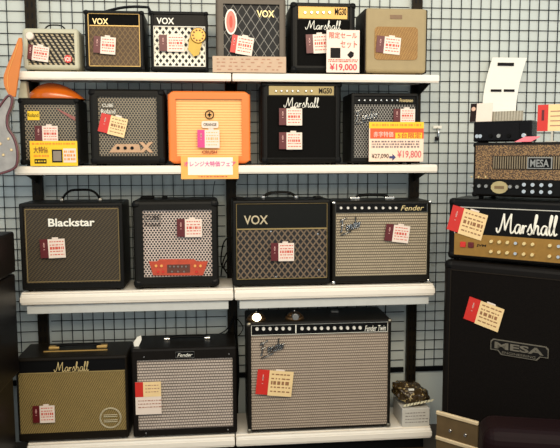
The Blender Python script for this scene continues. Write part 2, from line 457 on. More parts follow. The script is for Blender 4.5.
# A1
a = Amp('combo_amplifier', 'small cream combo amp with dark striped front, leftmost on the top shelf', AMP, (22, 79, 28, 70), Z1, .13, mat('cream_tolex', (188, 182, 156), .45, bump=.3, var=.12), (27.5, 74.5, 33, 65), .010, .016)
a.panel('grille', (27.5, 74.5, 33, 65), pat('striped_silver_grille', 'slash', (24, 18, 14), (176, 160, 128), .021, .034, .5), -.0095)
a.frame((27, 75, 32.5, 65.5), mat('cream_edge', (228, 214, 176), .5), .0025, -.002)
x_, z_ = a.L(68, 59); bm = bmesh.new(); cyl(bm, (x_, a.yf-.0005, z_), .017, .016, .003, seg=20); bd = obj('round_badge', bm, RED, a.root)
x0, x1, z0, z1 = a.rect(64.8, 71.2, 57, 61.5); obj('badge_lettering', text_bm('VOX', x0, x1, z0, z1, a.yf-.0045, bold=.02), WHITE, bd)
a.handle(41, 62, .018, BLACK, .003, None)
bm = bmesh.new(); x_, z_ = a.L(28.5, 35)
cyl(bm, (x_+.004, a.yf+.002, z_-.004), .02, .012, .006, seg=16); obj('corner_sticker', bm, CARD, a.root)
price_tag(a, 38.5, 53.5, 21, 15, -8, 'price tag hanging on the small cream amp, left end of top shelf', DRED, frac=.22)
# A2
a = Amp('combo_amplifier', 'black combo amp with gold piping and brown diamond cloth beside the cream one, top shelf', AMP, (84.5, 144, 10, 69), Z1, .21, TOLEX, (88, 140, 13, 66.5), .010, .014, corner=(BLACK, .02))
a.panel('grille_cloth', (89, 139, 26, 66), GRN_D, -.0095)
a.panel('top_band', (89, 139, 14, 25), CLOTH, -.0085)
a.frame((88, 140, 13, 66.5), GOLD, .004, -.003); a.panel('gold_strip', (89, 139, 25, 26), GOLD, -.006)
a.text('VOX', (92, 108, 18, 24.2), GOLDL, -.006, bold=.02)
bm = bmesh.new(); H = a.H; x0 = a.L(97, 10)[0]; x1 = a.L(146, 10)[0]
tube(bm, [(x0+(x1-x0)*t, 0, H+.008+.028*t+.012*math.sin(t*PI)) for t in [k/10 for k in range(11)]]+[(x1+.008, 0, H+.02), (x1+.004, 0, H+.002)], .006, 8, 2)
obj('handle', bm, mat('strap_blue_grey', (40, 46, 54), .4), a.root)
price_tag(a, 104.7, 45.5, 22, 17, -4, 'price tag on the amp with brown diamond cloth and gold piping, top shelf')
# A3
a = Amp('combo_amplifier', 'black combo amp with white front of black diamonds and a gold medal, top shelf', AMP, (150.5, 208, 11, 70), Z1, .18, TOLEX, (153.5, 205.5, 14, 66.5), .010, .010, corner=(BLACK, .018))
a.panel('grille', (154, 205, 27, 65.5), pat('white_spotted_grille', 'spots', (16, 14, 14), (232, 224, 204), .0272, .034, .285), -.009)
a.panel('top_band', (154, 205, 14.5, 26), TOLEX, -.007)
a.frame((153.5, 205.5, 26, 66.5), WHITE, .0035, -.004)
a.text('VOX', (156.5, 174, 17.5, 24), WHITE, -.005, bold=.02)
price_tag(a, 171.7, 43.5, 25, 16.5, 0, 'price tag left of the gold medal on the white diamond amp, top shelf')
e = empty('hang_tag', 'yellow leaf-shaped hang tag with a gold medal on the white diamond amp', 'hang tag', a.root.location + Vector((a.L(196, 43)[0], a.yf-.006, a.L(196, 43)[1])))
bm = bmesh.new(); prism(bm, [(-.03, .01), (-.022, .035), (0, .045), (.03, .03), (.028, .008), (.012, -.05), (-.01, -.058), (-.034, -.03)], -.001, .001); obj('card', bm, mat('mustard_card', (206, 168, 60), .5), e)
bm = bmesh.new(); cyl(bm, (.01, -.001, .03), .034, .03, .005, seg=22); md = obj('medal', bm, mat('medal_gold', (168, 132, 66), .35, .6), e)
bm = bmesh.new()
for k in range(10): t = 2*PI*k/10; cyl(bm, (.01+.022*math.cos(t), -.005, .03+.022*math.sin(t)), .005, .004, .003, seg=6)
obj('medal_ring', bm, mat('medal_dark', (90, 60, 24), .4, .4), md)
# A4
a = Amp('combo_amplifier', 'large grey-brown framed combo amp with silver lattice front and oval pink sticker, top shelf', AMP, (216, 286, -3, 71), Z1, .22, BROWNT, (223.5, 279.5, 4, 59), .014, .012)
a.panel('grille_cloth', (223.5, 279.5, 4, 59), pat('lattice_cloth', 'diamond', (20, 14, 11), (128, 124, 116), .038, .058, .045), -.013)
a.text('VOX', (257, 274.5, 10, 17), GOLDL, -.008, bold=.02)
bm = bmesh.new(); x_, z_ = a.L(231, 21.5)
def oval(rx, rz, n=26): return [(x_+rx*math.cos(2*PI*k/n), z_+rz*math.sin(2*PI*k/n)) for k in range(n)]
prism(bm, oval(.026, .054), a.yf+.006, a.yf+.008); st = obj('oval_sticker', bm, WHITE, a.root)
bm = bmesh.new(); prism(bm, oval(.020, .046), a.yf+.0045, a.yf+.006); obj('pink_oval', bm, mat('pink_sticker', (226, 120, 104), .5), st)
bm = bmesh.new(); prism(bm, oval(.007, .026), a.yf+.0035, a.yf+.0045); obj('oval_mark', bm, RINK, st)
price_tag(a, 242, 45.5, 22, 18, -9, 'price tag under the oval pink sticker on the lattice-front amp', RED, frac=.25)
# strip under A4
P = at(249.5, 64.5, -.3002)
e = empty('price_placard', 'long beige paper strip hanging over the top shelf edge below the lattice-front amp', 'price sign', P)
obj('paper', bb(-.158, .158, -.001, .001, -.034, .034), mat('beige_paper', (196, 166, 138), .6, var=.15, nscale=40), e)
bm = bmesh.new(); rn = random.Random(3)
for rz_ in (.022, .008, -.008, -.022):
    x = -.14
    while x < .13:
        l = rn.uniform(.004, .02); box(bm, x, x+l, -.0016, -.0008, rz_-.0025, rz_+.0025); x += l+rn.uniform(.004, .03)
obj('print', bm, mat('pale_ink', (176, 128, 100), .6), e)
# A5
MGOLD = mat('gold_panel', (178, 140, 70), .38, .35, var=.12)
a = Amp('combo_amplifier', 'black combo amp with gold control panel behind a white price sign, top shelf', AMP, (291, 355.5, 2, 71), Z1, .22, TOLEX, (297, 350, 4, 66), .010, .018, corner=(BLACK, .028))
p = a.panel('control_panel', (298.5, 347.5, 5, 18.5), MGOLD, -.005)
a.knobs([305, 311.5, 317.5, 323.5, 329.5], 12.5, CHROME, .006, -.004, p)
a.text('MG30', (335, 346.5, 8, 15), DINK, -.0045, 'panel_lettering', p, bold=.02)
a.panel('grille_cloth', (297.5, 349.5, 19.5, 65.5), CLOTH, -.009)
a.script('Marshall', (305.5, 341, 20.5, 29.5), WHITE, -.004, .0016)
price_tag(a, 317, 44, 22, 19, 3, 'price tag half hidden by the white price sign, top shelf')
# big price sign P2
def placard(px, Y, label, paper, name='price_placard'):
    x0, x1, y0, y1 = px; A = at(x0, (y0+y1)/2, Y); B = at(x1, (y0+y1)/2, Y); T = at((x0+x1)/2, y0, Y); U = at((x0+x1)/2, y1, Y)
    e = empty(name, label, 'price sign', ((A.x+B.x)/2, Y, U.z)); W = B.x-A.x; H = T.z-U.z
    obj('paper', bb(-W/2, W/2, 0, .002, 0, H), paper, e)
    def r(u0, u1, v0, v1, m, nm, d=.0008): return obj(nm, bb(-W/2+W*u0, -W/2+W*u1, -d, .0005, H*(1-v1), H*(1-v0)), m, e)
    def t(s, u0, u1, v0, v1, m, nm='lettering', **k): return obj(nm, text_bm(s, -W/2+W*u0, -W/2+W*u1, H*(1-v1), H*(1-v0), -.0022, .0012, **k), m, e)
    def bars(u0, u1, v0, v1, rows, m, nm='small_print', seed=1, lo=.01, hi=.05):
        bm = bmesh.new(); rn = random.Random(seed)
        for k in range(rows):
            vz = H*(1-(v0+(v1-v0)*(k+.5)/rows)); th = H*(v1-v0)/rows*.3; x = u0
            while x < u1:
                l = min(rn.uniform(lo, hi), u1-x); box(bm, -W/2+W*x, -W/2+W*(x+l), -.0016, -.0005, vz-th, vz+th); x += l+rn.uniform(.008, .03)
        return obj(nm, bm, m, e)
    return e, r, t, bars
e, r, t, bars = placard((326.5, 359.5, 30, 72.5), -.3012, 'white price sign with red prices in front of the gold-panel amp, top shelf', CARD)
t('限定セール', .08, .92, .05, .2, RINK); t('セット', .42, .92, .25, .42, RINK); r(.12, .42, .42, .66, DINK, 'amp_picture'); 
bm = bmesh.new(); prism(bm, [(.03, .045), (.045, .062), (.06, .055), (.058, .04), (.045, .03)], -.001, 0); 
obj('guitar_picture', bm, DINK, e, rot=(0, 0, 0), loc=(-.012, 0, .03))
bars(.06, .95, .68, .76, 2, RINK, 'small_print', 5); t('¥19,000', .1, .92, .79, .97, mat('hot_red_ink', (214, 40, 60), .6), bold=.01)
# A6
TAN = mat('tan_tolex', (158, 138, 98), .6, bump=.5, var=.12)
a = Amp('combo_amplifier', 'tan combo amp with rounded orange-tan grille, rightmost on the top shelf', AMP, (365.5, 427, 8, 71), Z1, .2, TAN, None, .01, .014)
for q in ((-a.W/2-.003, -a.W/2+.008), (a.W/2-.006, a.W/2+.003)): obj('side_panel', bb(q[0], q[1], -a.D/2+.006, a.D/2, a.foot, a.H-.004, bev=.003), mat('dark_brown_tolex', (52, 34, 20), .5), a.root)
a.panel('grille_cloth', (374.5, 417.5, 27, 60), pat('tan_weave', 'weave', (140, 100, 50), (162, 124, 70), .012, .012, .5), .003, .005, cr=.016)
a.panel('name_plate', (390, 402, 15, 19), mat('plate_brown', (112, 78, 40), .4), .002)
price_tag(a, 388, 45.5, 24, 17, -5, 'price tag on the tan amp at the right end of the top shelf', y=.006)

# ---- second shelf
SG = pat('perforated_steel', 'holes', (22, 18, 14), (142, 128, 104), .0125, .0, .36, .45, .0)
CUBE = mat('dark_olive_tolex', (44, 41, 34), .5, bump=.5)
a = Amp('combo_amplifier', 'small dark combo amp with perforated grille behind a yellow card, second shelf', AMP, (19, 79.5, 98, 166), Z2, .2, CUBE, (24.5, 77, 104, 160), .010, .014, corner=(BLACK, .024))
a.panel('grille', (24.5, 77, 104, 160), SG, -.0095)
a.panel('yellow_sticker', (27, 39, 111, 120), YEL, -.006, .001); bm = bmesh.new()
a.text('Roland', (27.5, 38, 113, 117), DINK, -.0065, 'sticker_lettering')
bm = bmesh.new(); X0, Zt = a.L(56, 108); X1, Zb = a.L(75, 118)
prism(bm, [(X0, Zt), (X1, Zb+.004), (X1, Zb-.012), (X1-.02, Zb), (X0+.02, Zt-.018)], a.yf+.003, a.yf+.005); obj('pink_sticker', bm, mat('dull_pink', (150, 84, 76), .5), a.root)
price_tag(a, 46.7, 134, 23, 16, 0, 'price tag above the yellow card on the small dark amp, second shelf')
e, r, t, bars = placard((30, 77.5, 141, 166), -.300, 'yellow card with a small amp picture leaning on the leftmost amp, second shelf', YEL)
bars(.05, .95, .05, .16, 1, ORC, 'small_print', 2); t('大特価', .08, .38, .22, .48, mat('brown_ink', (130, 70, 20), .6), bold=.01); r(.46, .68, .34, .86, DINK, 'picture_frame'); r(.485, .655, .4, .8, mat('picture_grey', (140, 126, 110), .5), 'amp_picture', .0014)
r(.7, .97, .3, .86, CARD, 'white_box'); bars(.72, .95, .35, .8, 3, ORC, 'box_print', 9); r(.09, .34, .72, .9, DINK, 'black_bar'); bars(.11, .33, .76, .86, 1, YEL, 'bar_print', 12); bars(.08, .4, .52, .66, 1, ORC, 'orange_print', 4)
# B2
a = Amp('combo_amplifier', 'dark combo amp with perforated grille and bronze cross emblem, second shelf', AMP, (89.5, 164.5, 89, 165.5), Z2, .2, CUBE, (98, 157, 96.5, 156), .012, .016, corner=(BLACK, .032))
a.panel('grille', (98, 157, 96.5, 156), SG, -.0115)
a.frame((100.5, 114, 102.5, 108), STEEL, .0015, -.007, 'badge_frame'); a.text('CUBE', (102, 113, 103.5, 107), WHITE, -.008, 'badge_lettering'); a.text('Roland', (101, 115, 109, 113.5), WHITE, -.008)
BR = mat('bronze', (196, 156, 120), .4, .2)
bm = bmesh.new(); x0, z0 = a.L(139, 152.5); x1, z1 = a.L(153, 142); yy = a.yf+.004
prism(bm, [(x0, z0), (x0+.018, z0), (x1, z1), (x1-.018, z1)], yy, yy+.004); prism(bm, [(x1-.018, z0), (x1, z0), (x0+.018, z1), (x0, z1)], yy-.001, yy+.003)
obj('cross_emblem', bm, BR, a.root)
bm = bmesh.new(); x0, z0 = a.L(109, 152.5); x1, z1 = a.L(141, 144); prism(bm, [(x0, z0), (x1, z0), (x1-.01, z1), (x0+.03, z1), (x0+.012, z0+.016)], yy+.001, yy+.004); pl = obj('emblem_plate', bm, BR, a.root)
a.knobs([118, 125, 132], 148, BLACK, .0075, -.003, pl, .004)
price_tag(a, 113, 125.5, 27, 19, -14, 'tilted bright red and cream price tag on the amp with the bronze cross', RED, CREAMCARD, BINK, .36)
# B3
ORG = mat('orange_tolex', (236, 122, 44), .5, bump=.4, var=.08); OCL = pat('orange_cloth', 'ribs', (206, 134, 66), (246, 194, 124), b=.0115, w=.22, mod=.1)
a = Amp('combo_amplifier', 'bright orange combo amp with ribbed orange front, middle of the second shelf', AMP, (168, 250.5, 91, 163), Z2, .2, ORG, (176, 242, 99, 156), .014, .012)
a.panel('grille_cloth', (176, 242, 99, 156), OCL, -.0135)
for sx in (-1, 1):
    for zz in (a.foot, a.H):
        bm = bmesh.new(); k = .014; 
        for q in range(3):
            l = .022-.006*q
            zlo = zz-.003+q*.005 if zz == a.foot else zz+.003-(q+1)*.005
            box(bm, *((-a.W/2-.003, -a.W/2+l) if sx < 0 else (a.W/2-l, a.W/2+.003)), -a.D/2-.003, -a.D/2+k, zlo, zlo+.005)
        obj('corner_protector', bm, BLACK, a.root)
bm = bmesh.new(); x_, z_ = a.L(209.5, 114.5); tube(bm, [(x_+.018*math.cos(t*PI/8), a.yf+.006, z_+.018*math.sin(t*PI/8)) for t in range(16)], .002, 6, closed=True)
box(bm, x_-.008, x_+.008, a.yf+.005, a.yf+.007, z_-.003, z_+.003); box(bm, x_-.002, x_+.002, a.yf+.005, a.yf+.007, z_-.01, z_+.01); obj('crest', bm, DINK, a.root)
lp = a.panel('name_plate', (201.5, 218.5, 121, 128), CARD, -.006, cr=.008); a.text('ORANGE', (203.5, 216.5, 123, 126), DINK, -.0065, 'plate_lettering', lp, bold=.01)
price_tag(a, 208.5, 139, 22, 18, 0, 'magenta and white price tag on the bright orange amp', MAG, CARD, mat('pale_orange_ink', (236, 176, 110), .6), .33, y=.004)
a.text('TINY TERROR', (201, 219, 150, 153.5), DINK, -.006, 'front_lettering') if False else a.text('CRUSH', (202, 217, 150.5, 153.5), mat('brick_ink', (150, 60, 30), .6), -.006, 'front_lettering', bold=.02)
e, r, t, bars = placard((181, 238.5, 156, 179), -.3012, 'orange-bordered sign with pink writing over the second shelf edge below the orange amp', mat('light_orange_card', (250, 176, 84), .5, var=.06))
r(.12, .9, .06, .82, WHITE, 'white_field'); t('オレンジ大特価フェア', .05, .95, .22, .46, mat('pink_ink', (226, 70, 150), .6), bold=.012); bars(.3, .8, .86, .93, 1, RINK, 'small_print', 21)
# B4
a = Amp('combo_amplifier', 'large black combo amp with white script logo and two price tags, second shelf', AMP, (261.5, 341.5, 81, 163), Z2, .22, TOLEX, (267, 336, 84, 158), .010, .02, corner=(BLACK, .03))
p = a.panel('control_panel', (269, 334, 86, 95), mat('pale_gold_panel', (150, 132, 86), .4, .3), -.005)
a.knobs([276, 281.5, 287, 292.5, 298, 306, 311.5], 91, CHROME, .0055, -.004, p); a.text('MG50', (319, 332, 88, 93.5), DINK, -.0045, 'panel_lettering', p, bold=.02)
a.panel('grille_cloth', (267.5, 335.5, 96, 157.5), CLOTH, -.009)
a.script('Marshall', (284, 319, 97.5, 107.5), WHITE, -.004, .0016)
price_tag(a, 290.5, 117, 23, 17, 0, 'upper of the two price tags on the large black amp, second shelf')
price_tag(a, 290.5, 141, 23, 17, 0, 'lower of the two price tags on the large black amp, second shelf')
# B5
a = Amp('combo_amplifier', 'black combo amp with grey dotted grille and script logo, rightmost on the second shelf', AMP, (351, 418, 93, 161), Z2, .2, TOLEX, (354, 416, 96, 158), .010, .008)
p = a.panel('control_panel', (354.5, 415.5, 97, 103.5), BLACK, -.004); a.knobs([359, 364.5, 370, 375.5, 381, 386.5, 392, 397], 100.3, CHROME, .0045, -.003, p); a.text('Frontman', (400, 413, 98.5, 102), GOLDL, -.0035, 'panel_lettering', p)
a.panel('grille_cloth', (354.5, 415.5, 104.5, 157.5), pat('grey_dotted_cloth', 'holes', (52, 46, 42), (158, 152, 142), .0125, 0, .40), -.009)
a.script('Fender', (355, 378, 111, 121.5), BLACK, -.002, .0026, .018, under=True); a.script('Fender', (355, 378, 111, 121.5), CHROME, .0015, .0011, .018, 'logo_chrome', under=True)  # thin chrome script laid over the thicker black one
price_tag(a, 404, 116, 21.5, 14, 0, 'price tag above the red and yellow sale sign, second shelf')
e, r, t, bars = placard((369, 423.5, 122, 161.5), -.3012, 'large sale sign with yellow and red bands and a reduced price, second shelf edge', mat('pinkish_card', (250, 216, 190), .5, var=.03))
r(0, 1, 0, .16, YEL, 'yellow_band'); r(.02, 1, .16, .42, mat('orange_red_band', (232, 84, 30), .5, var=.1), 'red_band'); r(.48, .97, .27, .42, YEL, 'yellow_patch', .0012); t('セール価格', .08, .9, .19, .38, WHITE) if False else None
t('赤字特価', .08, .44, .24, .38, CARD); t('5台限定', .52, .95, .27, .41, RED, bold=.01); bars(.05, .95, .03, .12, 1, ORC, 'yellow_print', 31)
bars(.05, .92, .46, .66, 3, mat('grey_ink', (130, 110, 110), .6), 'small_print', 33); t('¥27,090', .05, .36, .8, .93, DINK); t('¥19,800', .52, .96, .72, .93, mat('pink_red_ink', (216, 96, 100), .6), bold=.005)
W = at(423.5, 140, -.31).x-at(369, 140, -.31).x
bm = bmesh.new(); H = .17; cx = -W/2+W*.43; prism(bm, [(cx-.014, .024), (cx, .024), (cx, .034), (cx+.016, .019), (cx, .004), (cx, .014), (cx-.014, .014)], -.0018, 0); obj('arrow', bm, mat('navy_ink', (60, 60, 110), .5), e)

# ---- third shelf
a = Amp('combo_amplifier', 'wide black-brown combo amp with bold white name and arched handle, third shelf left end', AMP, (20, 123.5, 203, 287), Z3, .23, TOLEX, (24, 120, 206.5, 283.5), .010, .008)
a.panel('grille_cloth', (24.5, 119.5, 207, 283), pat('brown_black_cloth', 'weave', (60, 48, 28), (76, 62, 38), .016, .012, .5), -.0095)
a.frame((25.5, 119, 209, 282), PIPE, .0025, -.008)
a.text('Blackstar', (48, 94.5, 218.5, 226.5), WHITE, -.004, bold=.025)
a.handle(56, 96, .045, BLACK, .0055, STEEL, 0, .008)
price_tag(a, 53, 248.5, 25, 19, 2, 'price tag on the wide amp at the left end of the third shelf')
# C2
a = Amp('combo_amplifier', 'dark combo amp with silver perforated grille and red control strip, third shelf', AMP, (133, 218.5, 200, 286), Z3, .22, CUBE, (143, 212, 210, 277), .012, .018, corner=(mat('corner_dark', (30, 28, 24), .4), .04))
a.panel('grille', (143, 212, 210, 277), pat('silver_perforated', 'holes', (40, 30, 28), (205, 186, 172), .0135, 0, .34, .4), -.0115)
a.frame((144, 160.5, 214, 221.5), STEEL, .0018, -.007, 'badge_frame'); a.text('CUBE', (145.5, 159, 215.5, 220), DINK, -.008, 'badge_lettering'); a.text('Roland', (145, 160, 222.5, 226.5), DINK, -.008)
bm = bmesh.new(); pts = [(149, 261.5), (157, 261.5), (160, 259.5), (194, 259.5), (197, 261.5), (208, 261.5), (203, 275.5), (153, 275.5)]
prism(bm, [a.L(*q) for q in pts], a.yf+.003, a.yf+.008); p = obj('control_strip', bm, mat('red_strip', (196, 74, 44), .4, .1, var=.35, nscale=60), a.root)
a.panel('strip_centre', (167, 190, 264.5, 273), mat('strip_brown', (96, 52, 36), .4), -.0025, .002, parent=p)
a.knobs([156, 161.5, 195, 200.5], 266, mat('orange_knob', (236, 168, 90), .4), .007, -.002, p, .005); a.knobs([158, 196.5, 163], 272, RED, .006, -.002, p, .005); a.knobs([170, 174, 178, 182, 186], 266.5, STEEL, .0045, 0, p, .005); a.knobs([172, 178, 184], 271.5, STEEL, .0045, 0, p, .005)  # outer knobs in plain orange and red, middle ones steel
for px in (145, 163):
    x_ = a.L(px, 200)[0]; w_ = .03 if px == 145 else .012
    obj('handle_mount', bb(x_-w_, x_+w_, -.02, .02, a.H-.002, a.H+.012, bev=.005), RUBBER, a.root)
price_tag(a, 189.5, 228, 25, 18, 0, 'price tag on the silver perforated amp with the red strip, third shelf')
# C3
a = Amp('combo_amplifier', 'black combo amp with plain upper band over brown diamond cloth, third shelf', AMP, (232.5, 330.5, 200, 283), Z3, .23, TOLEX, (236, 328, 203, 279.5), .010, .008)
a.panel('top_band', (236.5, 327.5, 204, 228), mat('green_black_vinyl', (30, 33, 28), .5, bump=.5), -.008)
a.panel('grille_cloth', (236.5, 327.5, 229.5, 279), pat('diamond_brown', 'spots', (24, 15, 12), (106, 88, 68), .0285, .037, .36), -.0095)
a.panel('gold_strip', (236.5, 327.5, 228.3, 229.6), PIPE, -.006); a.frame((236.5, 327.5, 203.5, 279), PIPE, .0022, -.005)
a.text('VOX', (244, 268, 215.5, 224.5), mat('dull_gold_letter', (190, 174, 140), .4), -.005, bold=.015)
a.handle(265, 299, .022, TOLEX, .0065, CHROME, 0, .009)
for px in (240, 321):
    x_ = a.L(px, 200)[0]; obj('vent_cap', bb(x_-.015, x_+.02, -.03, .03, a.H-.001, a.H+.008, bev=.003), BLACK, a.root)
for px, py in ((271, 231.5), (318, 234), (276, 277), (319, 270)):
    x_, z_ = a.L(px, py); bm = bmesh.new(); cyl(bm, (x_, a.yf+.009, z_), .0035, .003, .004, seg=8); obj('screw', bm, CHROME, a.root)
price_tag(a, 282.5, 252, 23, 18, 0, 'price tag in the middle of the brown diamond amp, third shelf')
# C4
FEN = pat('silver_cloth', 'rows', (78, 66, 52), (174, 158, 130), .010, .0125, .33, .6, 0, .3)
a = Amp('combo_amplifier', 'black combo amp with silver-brown cloth and chrome knob row, right end of the third shelf', AMP, (332.5, 431, 201, 279.5), Z3, .23, mat('olive_tolex', (52, 46, 34), .4, bump=.4), (335.5, 428, 203, 275.5), .010, .012, corner=(CHROME, .014))
p = a.panel('control_panel', (336, 427.5, 204, 212), BLACK, -.005); a.frame((335.8, 427.8, 203.5, 212.8), STEEL, .0018, -.004, 'panel_trim')
a.knobs([341, 348, 355, 362, 369, 376, 383, 390, 396], 208, KNOB, .0068, -.004, p, .01); a.text('Fender', (401, 424, 205.5, 210.5), GOLDL, -.0035, 'panel_lettering', p, shear=.3)
a.panel('grille_cloth', (336, 427.5, 213.5, 275), FEN, -.0095)
a.frame((336, 427.5, 213, 275.5), mat('silver_piping', (176, 164, 136), .5), .002, -.007)
a.script('Fender', (340, 361, 220, 232), BLACK, -.003, .003, .022, under=True); a.script('Fender', (340, 361, 220, 232), CHROME, .001, .0011, .022, 'logo_chrome', under=True)  # black script with a finer chrome script in front
a.handle(360, 396, .016, BLACK, .007, CHROME, 0, .024)
price_tag(a, 397, 233.5, 24, 17, -7, 'price tag on the silver-brown amp at the right end of the third shelf')

# ---- bottom shelf
a = Amp('combo_amplifier', 'wide black combo amp with golden cloth, gold script logo and round sticker, bottom shelf left', AMP, (16.5, 128, 357, 437), Z4, .235, mat('brown_black_tolex', (48, 38, 24), .38, bump=.4), (18.5, 126, 360, 433), .008, .010, yf=-.285)
a.panel('top_band', (19, 125.5, 360.5, 372), BLACK, -.006); a.panel('grille_cloth', (19, 125.5, 373.5, 432.5), pat('gold_weave', 'weave', (88, 70, 34), (152, 128, 70), .010, .0095, .52, .6, 0, .3), -.0075)
a.panel('gold_strip', (19, 125.5, 372, 373.2), PIPE, -.005)
a.script('Marshall', (54, 88.5, 362, 371.5), GOLDL, -.002, .0016)
bm = bmesh.new(); box(bm, a.L(38, 350)[0], a.L(104, 350)[0], -.03, -.022, a.H-.001, a.H+.0035); obj('top_gold_strip', bm, GOLD, a.root)
a.handle(47, 97, .012, BLACK, .006, GOLD, .02, .024)
bm = bmesh.new(); x_, z_ = a.L(110.5, 418)
for q in (.047, .043): tube(bm, [(x_+q*math.cos(t*PI/16), a.yf+.002, z_+q*math.sin(t*PI/16)) for t in range(32)], .0011, 6, closed=True)
for dz in (-.018, -.010, .006, .014): box(bm, x_-.03, x_+.03, a.yf+.0015, a.yf+.0025, z_+dz-.0012, z_+dz+.0012)
stk = obj('round_sticker', bm, mat('pale_sticker', (216, 204, 170), .5), a.root)
price_tag(a, 44, 414, 22, 17, 0, 'price tag low on the golden cloth of the bottom left amp')
# D2
a = Amp('combo_amplifier', 'black combo amp with bright silver cloth and small badge, middle of the bottom shelf', AMP, (132, 237, 348, 436.5), Z4, .235, mat('black_brown_tolex', (40, 32, 24), .4, bump=.4), (137.5, 233, 359, 429), .010, .010, yf=-.285)
a.panel('grille_cloth', (137.5, 233, 359, 429), pat('bright_silver_cloth', 'rows', (82, 70, 64), (196, 180, 164), .0115, .013, .34, .55, 0, .35), -.0095)
b_ = a.panel('badge', (175.5, 194.5, 351.5, 357.5), BLACK, .002, .004); a.frame((175.5, 194.5, 351.5, 357.5), STEEL, .0012, .003, 'badge_rim'); a.text('Fender', (177.5, 192.5, 353, 356.3), WHITE, .0035, 'badge_lettering', b_, shear=.3)
for px, py in ((144, 357), (229, 354), (146, 433), (228, 429.5)):
    x_, z_ = a.L(px, py); bm = bmesh.new(); cyl(bm, (x_, a.yf, z_), .004, .003, .003, seg=10); obj('screw', bm, CHROME, a.root)
a.handle(165, 207, .01, BLACK, .006, CHROME, .02, .015)
# D2's two-tier tag
x_, z_ = a.L(148.5, 398); e = empty('price_tag', 'tall two-tier red and white price tag on the bright silver cloth, bottom shelf', 'price tag', a.root.location+Vector((x_, a.yf-.004, z_)), group=TAGS)
obj('card', bb(-.057, .057, -.001, .001, -.074, .076), CARD, e)
obj('red_panel', bb(-.057, -.022, -.002, -.001, .008, .076), RED, e); obj('cream_panel', bb(-.022, .057, -.002, -.001, .008, .076), CREAMCARD, e)
bm = bmesh.new(); rn = random.Random(8)
for zz in (.06, .045, .03, -.01, -.025, -.04):
    x = -.012 if zz > 0 else -.045
    while x < .045: l = rn.uniform(.004, .014); box(bm, x, x+l, -.0026, -.0009, zz-.0018, zz+.0018); x += l+.004
obj('print', bm, mat('faded_ink', (170, 120, 100), .6), e)
# price slip / cloth on top-left of D2
P = Vector((a.root.location.x+a.L(135.5, 345)[0], -.235, Z4+a.H)); e = empty('folded_price_card', 'small white folded card standing on the top left of the bright silver amp', 'price card', P)
bm = bmesh.new(); prism(bm, [(-.012, 0), (.008, 0), (.022, .03), (.02, .05), (.004, .045), (-.014, .02)], -.004, 0, bev=.001); obj('card', bm, WHITE, e)
# D3
a = Amp('combo_amplifier', 'largest combo amp, black with silver-grey cloth and long row of knobs, bottom shelf right', AMP, (247.5, 391, 321, 432), Z4, .255, mat('twin_tolex', (46, 40, 32), .4, bump=.4), (251, 388.5, 323.5, 428), .010, .010, yf=-.285, corner=(mat('dull_nickel', (130, 124, 110), .35, .8), .018))
p = a.panel('control_panel', (251.5, 388, 324, 333.5), BLACK, -.005); a.frame((251.2, 388.2, 323.8, 334), WHITE, .0022, -.004, 'panel_trim')
a.knobs([257, 263.5, 270, 276.5, 283, 289.5], 329, KNOB, .0085, -.004, p, .012, slope=-.012); a.knobs([302, 308.5, 315, 321.5, 328, 334.5, 341, 347.5, 354, 360], 328.6, KNOB, .0085, -.004, p, .012, slope=-.015); a.text('Fender Twin', (365, 386, 325.5, 331), WHITE, -.0035, 'panel_lettering', p, shear=.3)
a.panel('panel_divider', (295.5, 296.5, 324.5, 333.5), WHITE, -.004)
a.panel('grille_cloth', (251.5, 388, 335, 427.5), pat('twin_cloth', 'rows', (96, 82, 70), (178, 160, 140), .010, .0125, .33, .6, 0, .2), -.0095)
a.script('Fender', (260, 285, 343, 355), BLACK, -.002, .0032, .03, under=True); a.script('Fender', (260, 285, 343, 355), CHROME, .002, .0012, .03, 'logo_chrome', under=True)  # chrome lettering on a wider black backing
price_tag(a, 274.5, 383, 36, 25, -6, 'large red and cream price tag on the biggest amp, bottom shelf', RED, CREAMCARD, BINK, .33)
x_ = a.L(291, 400)[0]
bm = bmesh.new(); 
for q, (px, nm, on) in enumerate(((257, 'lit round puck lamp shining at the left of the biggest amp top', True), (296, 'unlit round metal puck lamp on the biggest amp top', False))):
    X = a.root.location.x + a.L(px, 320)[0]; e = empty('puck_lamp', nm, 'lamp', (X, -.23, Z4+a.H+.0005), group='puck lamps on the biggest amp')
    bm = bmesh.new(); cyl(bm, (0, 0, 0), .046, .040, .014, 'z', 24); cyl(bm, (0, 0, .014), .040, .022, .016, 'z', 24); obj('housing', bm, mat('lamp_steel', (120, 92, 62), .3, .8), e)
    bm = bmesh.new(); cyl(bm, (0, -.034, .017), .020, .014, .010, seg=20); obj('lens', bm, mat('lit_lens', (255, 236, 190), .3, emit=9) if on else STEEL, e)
    bm = bmesh.new(); cyl(bm, (0, 0, .030), .004, .003, .012, 'z', 8); obj('knob', bm, CHROME, e)
x_ = a.L(341, 320)[0]; obj('handle_cap', bb(x_-.018, x_+.018, .02, .05, a.H-.001, a.H+.009, bev=.003), STEEL, a.root)

# ------------------------------------------------------------------ right hand stack
ANG = R(-40); YC = -.40
C0 = at(444, 262, YC); ZC = at(446, 259.5, YC).z
dirv = Vector((math.cos(ANG), math.sin(ANG), 0)); nv = Vector((math.sin(ANG), -math.cos(ANG), 0))
